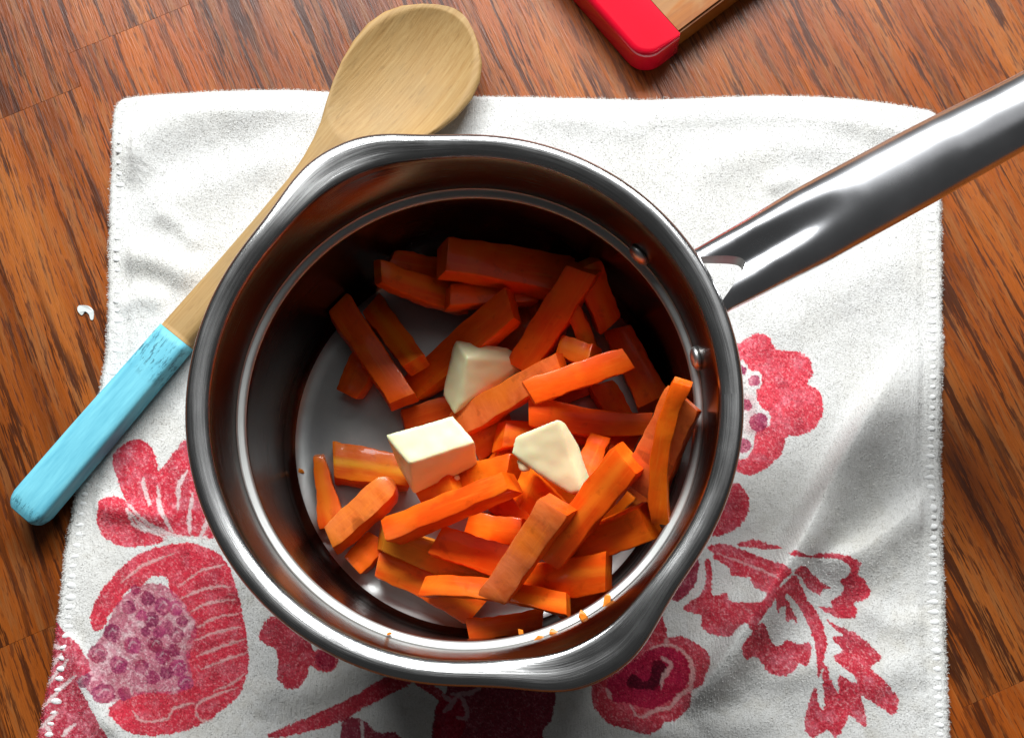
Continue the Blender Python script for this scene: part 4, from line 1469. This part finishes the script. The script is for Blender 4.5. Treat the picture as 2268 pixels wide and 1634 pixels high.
# ------------------------------------------------------------------ cutting board
def build_board():
    T = 1.45
    C = P(1509, 80, T)
    e1 = (P(1509 + 80, 80 - 60, T) - C)[:2]; e1 /= np.linalg.norm(e1)
    e2 = np.array([-e1[1], e1[0]])          # up-left along the red end
    ang = math.atan2(e1[1], e1[0])
    root = empty("cutting_board", (C[0] * CM, C[1] * CM, 0))
    root.rotation_euler = (0, 0, ang)
    tag(root, "wooden cutting board with a glossy red end, at the far edge right of the spoon", "cutting board")
    bm = bmesh.new()
    bmesh.ops.create_cube(bm, size=1.0)
    bmesh.ops.scale(bm, vec=(26 * CM, 17.6 * CM, (T - 0.12) * CM), verts=bm.verts)
    bmesh.ops.translate(bm, vec=(13.0 * CM, (17.6 / 2 + 0.2) * CM, (T - 0.12) / 2 * CM + 0.0002), verts=bm.verts)
    bmesh.ops.bevel(bm, geom=list(bm.edges), offset=0.1 * CM, segments=2, affect='EDGES')
    w = from_bm("wood_panel", bm, MAT_BOARD, root)
    w.modifiers.new("split", 'EDGE_SPLIT').split_angle = math.radians(40)
    # red end: rounded corners in plan and rounded edges
    bm = bmesh.new()
    rad = 0.95
    x0, x1, y0, y1 = -1.95, 0.02, 0.0, 18.0
    pts = []
    for cx, cy, a0 in ((x0 + rad, y0 + rad, 180),):
        for a in np.linspace(180, 270, 9):
            pts.append((cx + rad * math.cos(math.radians(a)), cy + rad * math.sin(math.radians(a))))
    pts += [(x1 - 0.1, y0), (x1, y0 + 0.1), (x1, y1)]
    for a in np.linspace(90, 180, 9):
        pts.append((x0 + rad + rad * math.cos(math.radians(a)), y1 - rad + rad * math.sin(math.radians(a))))
    bvs = [bm.verts.new((x * CM, y * CM, 0.0004)) for x, y in pts]
    f = bm.faces.new(bvs)
    r = bmesh.ops.extrude_face_region(bm, geom=[f])
    up = [g for g in r['geom'] if isinstance(g, bmesh.types.BMVert)]
    bmesh.ops.translate(bm, vec=(0, 0, T * CM), verts=up)
    te = [e for e in bm.edges if all(v.co.z > 0.01 for v in e.verts) and not all(v.co.x > (x1 - 0.15) * CM for v in e.verts)]
    bmesh.ops.bevel(bm, geom=te, offset=0.3 * CM, segments=5, affect='EDGES', profile=0.5)
    red = from_bm("red_end", bm, MAT_RED, root)
    red.modifiers.new("split", 'EDGE_SPLIT').split_angle = math.radians(45)
    return root


build_board()


# ------------------------------------------------------------------ chip of white paint on the table
def build_chip():
    px = [(170, 688), (172, 676), (184, 674), (200, 677), (211, 690), (210, 710), (203, 711), (199, 698), (189, 690), (180, 700)]
    px = [(190 + (x - 190) * 0.85, 690 + (y - 690) * 0.85) for x, y in px]
    q = spline(px, n=3)
    bm = bmesh.new()
    lo, hi = [], []
    for p in q:
        a = P(p[0], p[1], 0.02)
        lo.append(bm.verts.new((a[0] * CM, a[1] * CM, 0.00002)))
        hi.append(bm.verts.new((a[0] * CM, a[1] * CM, 0.0006 + 0.0002 * math.sin(p[0] * 0.3))))
    n = len(q)
    for i in range(n):
        bm.faces.new((lo[i], lo[(i + 1) % n], hi[(i + 1) % n], hi[i]))
    bm.faces.new(hi)
    bm.faces.new(lo[::-1])
    o = from_bm("paint_chip", bm, MAT_CHIP, smooth=False)
    tag(o, "small curled pale chip on the bare table, left of the towel", "chip")


build_chip()
